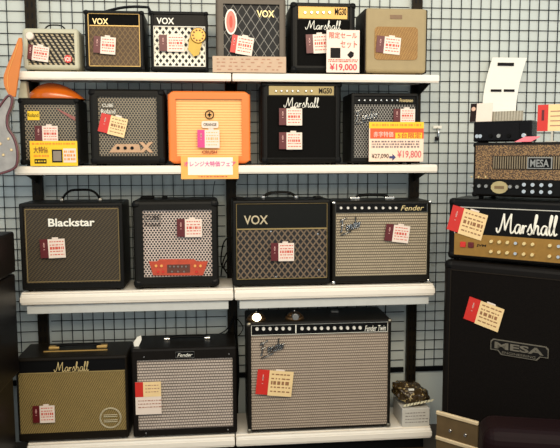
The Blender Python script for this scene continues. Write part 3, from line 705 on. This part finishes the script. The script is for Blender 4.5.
# cabinet
corner0 = Vector((C0.x, C0.y, 0))
cabm = mat('cab_tolex', (34, 26, 18), .42, bump=.5)
a = Amp('speaker_cabinet', 'big black speaker cabinet with metal name plate under the amplifier heads', 'speaker cabinet', (0, 0, 0, 0), FLOOR+.07, .36, cabm, None, .012, .02, ang=ANG, width=.76, ztop=ZC, foot=0, corner=(BLACK, .05), x0=Vector((C0.x, C0.y, FLOOR+.07)))
cab = a
W, H = a.W, a.H
def lpanel(A, nm, x0, x1, z0, z1, m, y=0, th=.004, par=None, bev=0): return obj(nm, bb(x0, x1, A.yf-y-th, A.yf-y, z0, z1, bev=bev), m, par or A.root)
lpanel(a, 'grille_cloth', -W/2+.035, W/2-.035, .04, H-.045, mat('cab_cloth', (26, 17, 12), .9, bump=.8, var=.7, nscale=120), -.001, .003)
bm = bmesh.new(); x0, x1, z0, z1 = -W/2+.032, W/2-.032, .036, H-.04
for q in ((x0, x1, z0, z0+.003), (x0, x1, z1-.003, z1), (x0, x0+.003, z0, z1), (x1-.003, x1, z0, z1)): box(bm, q[0], q[1], a.yf-.005, a.yf, q[2], q[3])
obj('piping', bm, mat('dull_piping', (70, 56, 40), .5), a.root)
for sx in (-1, 1):
    for sy in (-1, 1):
        bm = bmesh.new(); t = bmesh.new(); cyl(t, (0, .02, 0), .032, .032, .04, seg=16); join(bm, t, Matrix.Translation((sx*(W/2-.08), sy*.12, -.038))); box(bm, sx*(W/2-.08)-.02, sx*(W/2-.08)+.02, sy*.12-.024, sy*.12+.024, -.012, .001); obj('caster', bm, RUBBER, a.root)
# name plate
px0, zc = a.L(491, 346); px1, zc2 = a.L(549, 354); zc = (zc+zc2)/2 ; hh = .033; nickel = mat('nickel_plate', (128, 120, 104), .35, .5)
bm = bmesh.new(); w2 = px1-px0
def plate(k): 
    X0, X1 = px0+k, px1-k; T, B = zc+hh-k, zc-hh*.45+k; B2 = zc-hh*.95+k
    return [(X0, B), (X0, T-.01), (X0+.01, T), (X1-.01, T), (X1, T-.01), (X1, B), (X1-.03, B), (X1-.045, B2), (X0+.045, B2), (X0+.03, B)]
prism(bm, plate(0), a.yf-.008, a.yf-.003); npl = obj('name_plate', bm, nickel, a.root)
bm = bmesh.new(); prism(bm, plate(.004), a.yf-.0095, a.yf-.008); obj('plate_field', bm, mat('plate_dark', (38, 33, 28), .5), npl)
obj('plate_lettering', text_bm('MESA', px0+.018, px1-.018, zc-.006, zc+hh-.010, a.yf-.0115, bold=.03), nickel, npl)
obj('plate_small_lettering', text_bm('ENGINEERING', px0+.05, px1-.05, zc-.024, zc-.014, a.yf-.0115), nickel, npl)
price_tag(a, 484, 314, 36, 24, -14, 'red and cream price tag on the big black speaker cabinet', RED, CREAMCARD, BINK, .33, y=.006)
# Marshall head
z1_ = at(452, 198, YC).z
a = Amp('amplifier_head', 'black amplifier head with white script logo and gold knob panel, on the speaker cabinet', 'amplifier head', (0, 0, 0, 0), ZC, .24, mat('head_tolex', (24, 22, 19), .35, bump=.4), None, ang=ANG, width=.745, ztop=z1_, foot=.008, rnd=.014, corner=(BLACK, .035), x0=corner0 + dirv*.012 - nv*.01 + Vector((0, 0, ZC)))
W, H = a.W, a.H; hd = a
fx0, fx1 = -W/2+.03, W/2-.03
zg0, zg1 = .026, .026+H*.345
lpanel(a, 'front_panel', fx0, fx1, zg1, H-.036, BLACK, 0, .003)
gp = lpanel(a, 'gold_panel', fx0, fx1, zg0, zg1, mat('brass_panel', (160, 118, 50), .38, .4, var=.2, nscale=50), 0, .004)
bm = bmesh.new(); 
for q in ((fx0, fx1, H-.038, H-.035), (fx0, fx0+.003, zg1, H-.035), (fx1-.003, fx1, zg1, H-.035)): box(bm, q[0], q[1], a.yf-.006, a.yf, q[2], q[3])
obj('piping', bm, mat('white_piping', (196, 192, 180), .5), a.root)
lx0 = a.L(497, 226)[0]; a.script('Marshall', None, WHITE, .005, .0036, 0, xz=(lx0, lx0+.24, zg1+.014, H-.056))
for k, px in enumerate((463.5, 471.5)):
    x_ = a.L(px, 240)[0]; sw = obj('rocker_switch', bb(x_-.012, x_+.012, a.yf-.010, a.yf-.003, (zg0+zg1)/2-.012, (zg0+zg1)/2+.012, bev=.002), RED if k == 0 else DRED, gp)
x_ = a.L(478, 243)[0]; obj('panel_lettering', text_bm('JVM', x_-.004, x_+.036, (zg0+zg1)/2-.006, (zg0+zg1)/2+.006, a.yf-.0055, bold=.02), DINK, gp)
x_ = a.L(492, 245)[0]
for j in range(14):
    for row in (0, 1):
        if x_+j*.0335 < fx1-.02 and not (j == 6):
            bm = bmesh.new(); cyl(bm, (x_+j*.0335, a.yf-.004, zg0+(zg1-zg0)*(.28+.46*row)), .0078, .0062, .014); obj('knob', bm, CHROME if j in (3, 8, 12) else GOLDL, gp)
price_tag(a, 467.5, 222.5, 36, 26, -14, 'red and cream price tag on the left of the script logo amplifier head', RED, CREAMCARD, BINK, .33, y=.007)
# Mesa head
z2_ = at(470, 143, YC).z; xm = (at(467, 170, YC) - corner0).x/math.cos(ANG)
a = Amp('amplifier_head', 'brown speckled amplifier head with slotted vent plate, topmost large head of the right stack', 'amplifier head', (0, 0, 0, 0), z1_, .24, mat('dark_leather', (34, 24, 16), .4, bump=.5), None, ang=ANG, width=.66, ztop=z2_, foot=.012, rnd=.012, corner=(BLACK, .02), x0=corner0 + dirv*(xm-.012) - nv*.02 + Vector((0, 0, z1_)))
W, H = a.W, a.H
fx0, fx1 = -W/2+.012, W/2-.012; zs = H*.36
spk = bpy.data.materials.new('speckled_bronze'); t = NT(spk); t.base(t.mix(t.math('GREATER_THAN', t.noise(280, 1), .52), lin((58, 38, 22)), lin((150, 116, 72)))); t.b.inputs['Roughness'].default_value = .5
lpanel(a, 'front_panel', fx0, fx1, zs, H-.012, spk, 0, .004)
cp = lpanel(a, 'control_panel', fx0, fx1, .022, zs-.004, BLACK, 0, .004)
x0 = a.L(493, 163)[0]; vz0, vz1 = zs+(H-zs)*.27, zs+(H-zs)*.64
vt = lpanel(a, 'vent_plate', x0, fx1-.08, vz0, vz1, mat('vent_dark', (60, 46, 30), .5), .004, .002)
bm = bmesh.new(); k = x0+.004
while k < fx1-.085: box(bm, k, k+.0045, a.yf-.010, a.yf-.006, vz0+.003, vz1-.003); k += .0095
obj('slats', bm, mat('vent_metal', (140, 124, 98), .4, .4), vt)
bx0 = a.L(528, 164)[0]; bx1 = a.L(553, 164)[0]; nb = lpanel(a, 'name_plate', bx0, bx1, vz0+.003, vz1-.006, STEEL, .010, .003, bev=.001)
obj('plate_field', bb(bx0+.005, bx1-.005, a.yf-.0142, a.yf-.013, vz0+.007, vz1-.010), BLACK, nb)
obj('plate_lettering', text_bm('MESA', bx0+.012, bx1-.012, vz0+.011, vz1-.015, a.yf-.0155, bold=.02), STEEL, nb)
mx = a.L(500, 184)[0]; zc = (.022+zs)/2-.002; bm = bmesh.new(); prism(bm, [(mx+.034*math.cos(2*PI*k/24)*(1+.06*(k % 2)), zc+.026*math.sin(2*PI*k/24)) for k in range(24)], a.yf-.010, a.yf-.004)
md = obj('medallion', bm, mat('medallion_gold', (190, 170, 120), .35, .5), cp); obj('medallion_mark', bb(mx-.02, mx+.02, a.yf-.0115, a.yf-.010, zc-.006, zc+.006), mat('medal_dark2', (120, 96, 60), .5), md)
for px in (473, 480, 487, 511, 518): 
    bm = bmesh.new(); cyl(bm, (a.L(px, 184)[0], a.yf-.004, zc+.004), .0085, .007, .012); obj('knob', bm, STEEL, cp)
k = a.L(525, 184)[0]
while k < fx1-.02:
    for row in (-1, 1): bm = bmesh.new(); cyl(bm, (k, a.yf-.004, zc+row*.014), .0095, .0075, .014); obj('knob', bm, CHROME, cp)
    k += .034 if int(k*100) % 3 else .05
for px in (472, 479, 486): x_, z_ = a.L(px, 173.5); bm = bmesh.new(); cyl(bm, (x_, a.yf-.004, zs+.008), .0045, .003, .004, seg=8); obj('screw', bm, GOLDL, a.root)
mesa = a
# mini amp on top
YM = a.root.location.y
Zt = z2_
def on_top(px, dy):  # point on the speckled head's top; dy metres behind its front
    x = a.L(px, 140)[0]; return a.root.location + dirv*x + nv*(a.D/2-dy) + Vector((0, 0, H))
p0 = on_top(470, .04); p1 = on_top(529, .04)
e = empty('mini_amplifier_head', 'small black glossy amplifier unit lying on the brown speckled head', 'small amplifier', (p0+p1)/2 - nv*.045, ANG)
w = (p1-p0).length/2; hm = at(498, 121, None, p0, nv).z - Zt
obj('body', bb(-w, w, -.045, .045, 0.004, hm, bev=.006), mat('gloss_black', (18, 14, 14), .25, var=.4), e)
obj('front_panel', bb(-w+.008, w-.05, -.0475, -.044, .012, hm-.01), mat('dark_panel', (26, 18, 18), .3, var=.6, nscale=80), e)
for k, x in enumerate((-w+.02, -w+.034, -w+.075, -.01, .03, w-.03)):
    bm = bmesh.new(); cyl(bm, (x, -.0475, .028), .009 if k != 5 else .014, .008, .01); obj('knob', bm, CHROME if k in (0, 1, 5) else BRWN if False else STEEL if k == 3 else RUBBER, e)
for sx in (-1, 1): obj('foot', bb(sx*(w-.03)-.012, sx*(w-.03)+.012, -.035, .035, 0, .005), RUBBER, e)
mini_top = Zt+hm
# cards on the mini amp
q = (p0+p1)/2
def card_on(px0, px1, py0, py1, dy, name, label, cat, m, lean=0, base=None):
    O = on_top(px0, dy); A = at(px0, (py0+py1)/2, None, O, nv); B = at(px1, (py0+py1)/2, None, O, nv)
    wd = (B-A).dot(dirv); zt = at((px0+px1)/2, py0, None, O, nv).z; zb = base if base is not None else at((px0+px1)/2, py1, None, O, nv).z
    c = (A+B)/2; e = empty(name, label, cat, (c.x, c.y, zb), rot=(R(lean), 0, ANG)); obj('paper', bb(-wd/2, wd/2, -.001, .001, 0, zt-zb), m, e); return e, wd, zt-zb
e, wd, h_ = card_on(470, 492, 103, 119, .06, 'price_card', 'small white card with dark photo strip standing on the small black unit', 'price card', CARD, -8, mini_top)
obj('photo_strip', bb(-wd/2, -wd/2+wd*.28, -.002, -.001, 0, h_), mat('photo_dark', (70, 40, 34), .4, var=.6, nscale=90), e); bm = bmesh.new(); cyl(bm, (-wd/2+wd*.14, -.002, h_*.7), .010, .008, .001, seg=10); obj('photo_spot', bm, mat('skin_spot', (220, 176, 150), .5), e)
e, wd, h_ = card_on(492, 523, 111, 120, .075, 'grey_strip', 'grey ribbed strip behind the white card on the small black unit', 'plastic tray', pat('grey_ribbed', 'diamond', (168, 160, 142), (130, 122, 106), .012, .5, .12), -5, mini_top)  # thin grey ribbed sheet standing upright behind the card
# white sheet on grid
def sheet():
    Y = .006; pts = [(489.5, 58.5), (523.5, 58.5), (518, 86), (515.5, 112), (482, 112), (484, 86)]
    P = [at(x, y, Y) for x, y in pts]; c = P[0]
    cx = sum(p.x for p in P)/6; zb = min(p.z for p in P)
    e = empty('paper_sheet', 'white curved paper notice with black marks hung on the wire grid', 'notice', (cx, .005, zb))
    bm = bmesh.new(); rows = 10; g = []
    def side(t, a, b, c_): # quadratic through three
        return a*(1-t)*(1-2*t) + b*4*t*(1-t) + c_*t*(2*t-1)
    for i in range(rows+1):
        t = i/rows; lx = side(t, P[0].x, P[5].x, P[4].x)-cx; rx = side(t, P[1].x, P[2].x, P[3].x)-cx; z = side(t, P[0].z, P[5].z, P[4].z)-zb
        y = -.035*(1-t)**2 - .002
        g.append([(lx+(rx-lx)*k/4, y, z) for k in range(5)])
    V = [[bm.verts.new(p) for p in r_] for r_ in g]; V2 = [[bm.verts.new((p[0], p[1]+.0015, p[2])) for p in r_] for r_ in g]
    for S in (V, V2):
        for i in range(rows):
            for k in range(4): bm.faces.new((S[i][k], S[i][k+1], S[i+1][k+1], S[i+1][k]))
    per = [(0, k) for k in range(5)]+[(i, 4) for i in range(1, rows+1)]+[(rows, k) for k in range(3, -1, -1)]+[(i, 0) for i in range(rows-1, 0, -1)]
    for j in range(len(per)):
        a1, b1 = per[j], per[(j+1) % len(per)]; bm.faces.new((V[a1[0]][a1[1]], V[b1[0]][b1[1]], V2[b1[0]][b1[1]], V2[a1[0]][a1[1]]))
    obj('paper', bm, mat('notice_paper', (250, 246, 232), .5, var=.02), e)
    for nm, (x0, x1, y0, y1) in (('header_block', (495, 511, 63.5, 66.8)), ('black_bar', (490, 500.5, 89.5, 92)), ('black_bar', (503, 513.5, 89.5, 92))):
        A = at(x0, y0, Y); B = at(x1, y1, Y); t = max(0, min(1, 1-((A.z+B.z)/2-zb)/(P[0].z-zb))); y = -.035*(1-t)**2-.004
        obj(nm, bb(A.x-cx, B.x-cx, y-.001, y+.001, B.z-zb, A.z-zb), DINK, e)
sheet()
# tag in stand, far right
O = on_top(549, .05); e = empty('price_tag', 'red and cream price tag on a clear stand on top of the speckled head', 'price tag', O, ANG, group=TAGS)
zb = at(549, 131, None, O, nv).z-O.z; zt = at(549, 104.5, None, O, nv).z-O.z; wl = (at(537.5, 118, None, O, nv)-O).dot(dirv)
obj('card', bb(wl*.3, -wl*1.3, -.001, .001, zb, zt), CREAMCARD, e); obj('red_panel', bb(wl, wl*.3, -.0015, .001, zb, zt), RED, e)
obj('white_mark', bb(wl*.72, wl*.56, -.0025, -.0015, zb+(zt-zb)*.4, zb+(zt-zb)*.8), DRED, e)
bm = bmesh.new()
for k in range(4): box(bm, wl*.15, -wl*(.6+.15*(k % 2)), -.002, -.001, zb+(zt-zb)*(.2+.18*k)-.002, zb+(zt-zb)*(.2+.18*k)+.002)
obj('print', bm, mat('faded_ink'), e) if False else obj('print', bm, CACHE['faded_ink'], e)
bm = bmesh.new(); box(bm, -.004, .004, -.001, .003, 0, zb); box(bm, -.02, .02, -.02, .02, 0, .004); obj('stand', bm, mat('clear_grey', (190, 184, 170), .2), e)
# pink paper lying on head
O = on_top(526, .0); e = empty('paper_slip', 'pink paper slip lying at the front of the small black unit', 'paper slip', O + Vector((0, 0, .001)), rot=(R(38), 0, ANG))
bm = bmesh.new(); t = bmesh.new(); prism(t, [(-.045, -.0), (.02, -.0), (.05, .034), (-.01, .034)], 0, .0015); join(bm, t, Matrix(((1, 0, 0, 0), (0, 0, 1, 0), (0, 1, 0, 0), (0, 0, 0, 1)))); obj('paper', bm, mat('pink_paper', (240, 120, 130), .5), e)
# hook on grid
P = at(437.5, 133, 0); e = empty('key_ring_hook', 'small chrome clip with white tab hooked on the wire grid', 'hook', (P.x, .0095, P.z))
obj('tab', bb(-.02, .022, -.006, -.002, .022, .036), WHITE, e); bm = bmesh.new(); tube(bm, [(0, -.006, .024), (.003, -.016, .005), (0, -.014, -.015), (-.004, -.008, -.028)], .0055, 8); obj('clip', bm, CHROME, e)
obj('clip_tip', bb(-.012, .004, -.014, -.004, -.038, -.018, bev=.002), DINK, e)

# ------------------------------------------------------------------ box and bag, metal channel, dark case
Y = -.27
A = at(400, 405, Y); B = at(436, 405, Y); T = at(415, 406, Y)
e = empty('cardboard_box', 'small white carton on the bottom shelf right of the biggest amp', 'box', ((A.x+B.x)/2-.012, -.20, Z4)); w = .066; h = T.z-Z4-.008
obj('carton', bb(-w, w, -.08, .08, 0, h, bev=.002), mat('grey_white_carton', (196, 190, 178), .6, var=.12, nscale=60), e)
bm = bmesh.new(); rn = random.Random(4)
for k in range(4):
    x = -w+.015
    while x < w-.02: l = rn.uniform(.004, .014); box(bm, x, x+l, -.081, -.0799, .02+k*.015, .024+k*.015); x += l+.004
obj('print', bm, mat('carton_ink', (130, 122, 116), .6), e)
hb = h
e = empty('plastic_bag', 'crumpled clear bag of brown goods lying on the white carton', 'bag', ((A.x+B.x)/2-.012, -.19, Z4+hb))
bm = bmesh.new(); bmesh.ops.create_icosphere(bm, subdivisions=4, radius=1)
from mathutils import noise as mn
for v in bm.verts:
    n = mn.noise(v.co*2.3)*.22 + mn.noise(v.co*6)*.08; c = v.co*(1+n)
    c.z = max(c.z, -.55)
    v.co = Vector((c.x*.084 - .014*max(0, c.z), c.y*.08, (c.z+.55)*.060 + .03*max(0, -c.x-.1)))
    
for f in bm.faces: f.smooth = True
bagm = bpy.data.materials.new('crinkled_film'); t = NT(bagm); t.base(t.mix(t.math('GREATER_THAN', t.noise(60, 2), .62), lin((60, 46, 26)), lin((170, 146, 96)))); t.b.inputs['Roughness'].default_value = .12; t.bump(t.noise(70, 3), 1, .006)
obj('bag_body', bm, bagm, e)
bm = bmesh.new(); rn = random.Random(6)
for k in range(9):
    t_ = k/8; x = -.06+.13*t_; z = .006+.020*t_
    prism(bm, [(x, z), (x+.012, z+.004), (x+.016, z+.013), (x+.004, z+.010)], -.084-.002*(k % 2), -.080)
obj('bag_frill', bm, mat('film_white', (235, 225, 190), .2), e)
x_, z_ = .0, .0
obj('bag_label', bb(-.03, -.004, -.066, -.056, .078, .085), WHITE, e)
# metal channel on floor
YM = -.62
p0 = at(437, 428, YM-.0); e0 = at(478, 434, YM-.13)
e = empty('metal_channel', 'riveted tan metal channel with bright edges standing on the floor before the cabinet', 'metal rail', (p0.x, p0.y, FLOOR), math.atan2(e0.y-p0.y, e0.x-p0.x))
Ln = (Vector((e0.x, e0.y, 0))-Vector((p0.x, p0.y, 0))).length; zt = at(437, 412, YM).z-FLOOR; zl = at(437, 434, YM).z-FLOOR
obj('web', bb(0, Ln, -.004, .004, 0, zt), mat('tan_metal', (112, 90, 58), .45, .4, var=.3), e)
for a0, b0 in ((zt-.008, zt+.008), (zl-.02, zl-.004)): obj('flange', bb(-.002, Ln+.002, -.010, .004, a0, b0, bev=.003), mat('bright_edge', (240, 214, 170), .3, .3), e)
for k in (.35, .72): bm = bmesh.new(); cyl(bm, (Ln*k, -.004, zl+(zt-zl)*.35), .008, .006, .006); obj('rivet', bm, CHROME, e)
# dark red case
P = at(520, 425, -1.0)
e = empty('instrument_case', 'dark maroon rounded case at the bottom right corner before the cabinet', 'case', (P.x+.03, -1.09, FLOOR), R(-15)); hz = at(520, 414, -1.0).z-FLOOR
obj('shell', bb(-.20, .30, -.09, .09, 0, hz, bev=.05, seg=5), mat('maroon_vinyl', (40, 7, 9), .6), e)
obj('highlight_strip', bb(-.19, .29, -.094, -.088, hz*.70, hz*.72), mat('dull_highlight', (96, 44, 30), .35), e)  # thin lighter strip shaped and coloured as a highlight line on the shell

# ------------------------------------------------------------------ left: guitar, orange strap, dark stack, shell
Yg = -.36
out = [(-38, 170), (-34, 140), (-30, 118), (-16, 112), (-4, 112), (6, 100), (10, 96), (13.5, 98), (13, 106), (9, 117), (9.5, 128), (15, 137), (18.5, 148), (19, 160), (16, 168), (4, 173), (-14, 177), (-30, 176)]
sm = []
n_ = len(out)
for i in range(n_):
    a_, b_, c_, d_ = out[i-1], out[i], out[(i+1) % n_], out[(i+2) % n_]
    for k in range(4):
        t = k/4; sm.append(tuple(.5*((2*b_[j])+(-a_[j]+c_[j])*t+(2*a_[j]-5*b_[j]+4*c_[j]-d_[j])*t*t+(-a_[j]+3*b_[j]-3*c_[j]+d_[j])*t**3) for j in (0, 1)))
P0 = at(-8, 177, Yg); pts = [(at(x, y, Yg).x-P0.x, at(x, y, Yg).z-P0.z) for x, y in sm]
e = empty('electric_guitar', 'silver sparkle electric guitar with pink edge hanging at the left edge', 'guitar', (P0.x, Yg, P0.z))
bm = bmesh.new(); prism(bm, pts, -.022, .022, bev=.006)
gm = bpy.data.materials.new('silver_sparkle'); t = NT(gm); t.base(t.mix(t.noise(25, 3), lin((120, 116, 112)), lin((178, 172, 164)))); t.b.inputs['Metallic'].default_value = .2; t.b.inputs['Roughness'].default_value = .35
obj('body', bm, gm, e)
bm = bmesh.new(); tube(bm, [(x*1.0, -.021, z) for x, z in pts], .0045, 6, closed=True); obj('pink_binding', bm, mat('dull_rose', (104, 58, 62), .4), e)
for px, py in ((2, 144), (10, 139), (13, 150), (5, 155), (-4, 150), (-6, 138)):
    q = at(px, py, Yg); bm = bmesh.new(); cyl(bm, (q.x-P0.x, -.022, q.z-P0.z), .0065, .004, .003, seg=8); obj('stud', bm, mat('pearl', (226, 200, 150), .3), e)
q0 = at(-20, 118, Yg); q1 = at(-52, -60, Yg)
bm = bmesh.new(); tube(bm, [(q0.x-P0.x, -.02, q0.z-P0.z), (q1.x-P0.x, -.02, q1.z-P0.z)], .024, 8, .5); nk = obj('neck', bm, mat('maple', (170, 120, 66), .4), e)
bm = bmesh.new(); dx = (q1-q0).normalized(); prism(bm, [(q1.x-P0.x-.03, q1.z-P0.z), (q1.x-P0.x+.03, q1.z-P0.z), (q1.x-P0.x+.035, q1.z-P0.z+.17), (q1.x-P0.x-.04, q1.z-P0.z+.14)], -.028, -.012); obj('headstock', bm, CACHE['maple'], e)
hz_ = P0.z + (q1.z-P0.z) + .1
hx_ = q1.x
e = empty('wall_hanger', 'black metal hanger arm holding the silver guitar from the wire grid', 'hanger', (hx_, .008, hz_-.04))
for sx in (-1, 1): obj('prong', bb(sx*.035-.005, sx*.035+.005, Yg-.03, Yg+.03, -.005, .005, bev=.002), BLACK, e)
obj('arm', bb(-.04, .04, Yg+.025, 0, -.006, .006, bev=.002), BLACK, e)
# orange strap, left of shelf one
LEA = mat('orange_leather', (206, 116, 30), .4, var=.2, nscale=10, coat=.3)
Ys = -.335
ctr = [(20.5, 38), (18, 52), (14.5, 64), (11.5, 76), (11, 86), (13, 97)]; wid = [.006, .018, .025, .030, .026, .010]
q0 = at(13, 97, Ys); e = empty('leather_strap', 'orange leather strap hanging past the left end of the top shelf', 'strap', (q0.x, Ys, q0.z))
t_ = smooth(ctr, 4); L_ = []; R_ = []
for i, (x, y) in enumerate(t_):
    q = at(x, y, Ys); w_ = wid[min(5, i//4)]*(1-(i % 4)/4)+wid[min(5, i//4+1)]*(i % 4)/4; L_.append((q.x-q0.x-w_, q.z-q0.z)); R_.append((q.x-q0.x+w_, q.z-q0.z))
bm = bmesh.new(); prism(bm, L_+R_[::-1], -.006, .006, bev=.002); obj('strap_body', bm, LEA, e)
bm = bmesh.new(); tube(bm, [(x*.72+R_[i][0]*.28, -.007, z) for i, (x, z) in enumerate(L_)][2:-2], .0012, 5); obj('stitching', bm, mat('light_stitch', (236, 170, 84), .5), e)
# amber arched body on B1
a1 = at(24, 99, -.2); a2 = at(84, 99, -.2); zt = at(50, 82, -.2).z; bz = at(50, 98, -.272).z
e = empty('wooden_body', 'glossy orange arched wooden body lying on the leftmost amp of the second shelf', 'instrument body', ((a1.x+a2.x)/2, -.165, bz+.002))
bm = bmesh.new(); nx, ny = 30, 12; w = (a2.x-a1.x)/2; hz = zt-bz-.004
def S(i, j):
    u = -1+2*i/nx; v = -1+2*j/ny; prof = max(0, 1-abs(u)**2.2); px_ = u*w; py_ = v*.085*(prof**.5*.9+.1*(abs(u) < 1)); 
    asym = 1-.22*u
    return (px_, py_, hz*prof*asym*max(0, 1-abs(v)**3)+.0)
G = [[bm.verts.new(S(i, j)) for j in range(ny+1)] for i in range(nx+1)]
for i in range(nx):
    for j in range(ny): f = bm.faces.new((G[i][j], G[i+1][j], G[i+1][j+1], G[i][j+1])); f.smooth = True
bmesh.ops.remove_doubles(bm, verts=bm.verts[:], dist=.0004)
bmesh.ops.solidify(bm, geom=bm.faces[:], thickness=.002)
amber = mat('amber_varnish', (214, 104, 20), .25, var=.35, nscale=12, coat=.6)
obj('arched_top', bm, amber, e)
# light grey bracket left under shelf one
P = at(23.5, 97.5, -.26); zt = Z1-.04
e = empty('bracket_block', 'light grey tapered block under the left end of the top shelf', 'bracket', (P.x, -.245, bz)); h = zt-bz
bm = bmesh.new(); prism(bm, [(-.022, 0), (.018, 0), (.014, h), (-.008, h)], -.02, .02, bev=.002); obj('block', bm, mat('block_grey', (176, 168, 140), .5), e)
# left dark stack
Yl = -.65
zf = at(0, 231, Yl)
YB = Yl+.32; ptop = at(14.5, 231, YB); pm = at(16, 273, YB); pb = at(22, 340, YB)
PLAT = .195
pw = at(27, 440, YB)
tag(obj('low_platform', bb(-1.75, pw.x, -.85, -.325, FLOOR, PLAT, bev=.004), mat('platform_wood', (66, 44, 22), .45, var=.4, nscale=8)), 'low brown wooden platform under the dark amplifiers at the left edge', 'platform')
def dark(x1, z0, z1, yf, label, name, cat, knobs):
    w = .6; e = empty(name, label, cat, (x1-w/2, yf+.16, z0)); 
    bm = bmesh.new(); box(bm, -w/2, w/2, -.16, .16, .006, z1-z0, bev=.012, seg=3); obj('cabinet', bm, mat('reddish_black_tolex', (30, 20, 17), .4, bump=.4), e)
    obj('grille_cloth', bb(-w/2+.04, w/2-.03, -.163, -.158, .03, z1-z0-(.06 if not knobs else .09)), CLOTH, e)
    for sx in (-1, 1):
        for sy in (-1, 1): bm = bmesh.new(); cyl(bm, (sx*(w/2-.05), sy*.11, 0), .012, .014, .008, 'z', 10); obj('foot', bm, RUBBER, e)
    for k in (.025, w-.05): 
        for zz in ((z1-z0)*.25, (z1-z0)*.62): bm = bmesh.new(); cyl(bm, (w/2-k, -.16, zz), .004, .003, .004, seg=8); obj('screw', bm, STEEL, e)
    return e
zA = pm.z
zmid = at(5, 374, YB).z
dark(pm.x-.03, PLAT, zmid, Yl-.0, 'dark amplifier cabinet at the left edge, lowest of the dark stack', 'speaker_cabinet', 'speaker cabinet', False)
o = dark(pm.x-.002, zmid, zA, Yl, 'dark amplifier cabinet at the left edge, middle of the dark stack', 'speaker_cabinet', 'speaker cabinet', False)
obj('metal_strip', bb(-.28, .27, -.166, -.160, .008, .016), STEEL, o)
dark(ptop.x, zA, ptop.z-.0, Yl, 'dark amplifier head at the left edge, top of the dark stack', 'amplifier_head', 'amplifier head', True)

# ------------------------------------------------------------------ cables round the middle upright
CAB = mat('cable_black', (14, 14, 15), .5)
def cable(pts, Y, label, r=.003, Ys=None):
    P = [at(x, y, (Ys[i] if Ys else Y)) for i, (x, y) in enumerate(pts)]
    t = []
    Q = [P[0]]+P+[P[-1]]
    for i in range(1, len(Q)-2):
        for k in range(5):
            u = k/5; a_, b_, c_, d_ = Q[i-1:i+3]; t.append(.5*((2*b_)+(-a_+c_)*u+(2*a_-5*b_+4*c_-d_)*u*u+(-a_+3*b_-3*c_+d_)*u**3))
    t.append(P[-1]); bm = bmesh.new(); tube(bm, [p-P[0] for p in t], r, 7)
    o = obj('power_cable', bm, CAB); o.location = P[0]; tag(o, label, 'cable', 'black cables by the middle upright'); return o
cable([(215, 181), (213.5, 188), (212.5, 200)], -.05, 'thin black cable dropping behind the silver perforated amp', .002)
cable([(221, 276), (223, 262), (228, 252), (232, 262), (226, 270), (221, 262), (224, 242), (232, 238), (233, 250), (224, 266), (229, 276)], -.08, 'looped black cable tangle between the two middle amps on the third shelf', .0035)
cable([(233, 318), (226, 330), (214, 336), (200, 341)], -.05, 'black cable curving from the middle upright to the bright silver amp')
cable([(234, 316), (229, 330), (220, 338), (212, 343)], -.045, 'second black cable curving down behind the bright silver amp', .003)
cable([(236, 318), (240, 322), (243, 328), (240, 334), (235, 338)], -.045, 'short black cable loop right of the middle upright', .0025)
cable([(235, 318), (237, 350), (238, 380), (236, 405)], -.05, 'thick black cable running down the gap between the two right bottom amps', .007)

# ------------------------------------------------------------------ light
def area(name, loc, rot, sx, sy, e, c):
    l = bpy.data.lights.new(name, 'AREA'); l.shape = 'RECTANGLE'; l.size = sx; l.size_y = sy; l.energy = e; l.color = c
    o = bpy.data.objects.new(name, l); col.objects.link(o); o.location = loc; o.rotation_euler = rot; return o
area('ceiling_lamp_row', (.2, -2.7, 2.85), (R(58), 0, 0), 3.2, .5, 62, (1, .84, .60))
area('ceiling_lamp_back', (.3, -4.0, 2.6), (R(68), 0, 0), 3.0, .6, 42, (1, .85, .62))
w = bpy.data.worlds.new('room_light'); scn.world = w; w.use_nodes = True
w.node_tree.nodes['Background'].inputs[0].default_value = (.80, .91, 1.0, 1); w.node_tree.nodes['Background'].inputs[1].default_value = .98
vs = scn.view_settings; vs.view_transform = 'Standard'; vs.look = 'None'; vs.gamma = 1; vs.exposure = 0; vs.use_curve_mapping = False
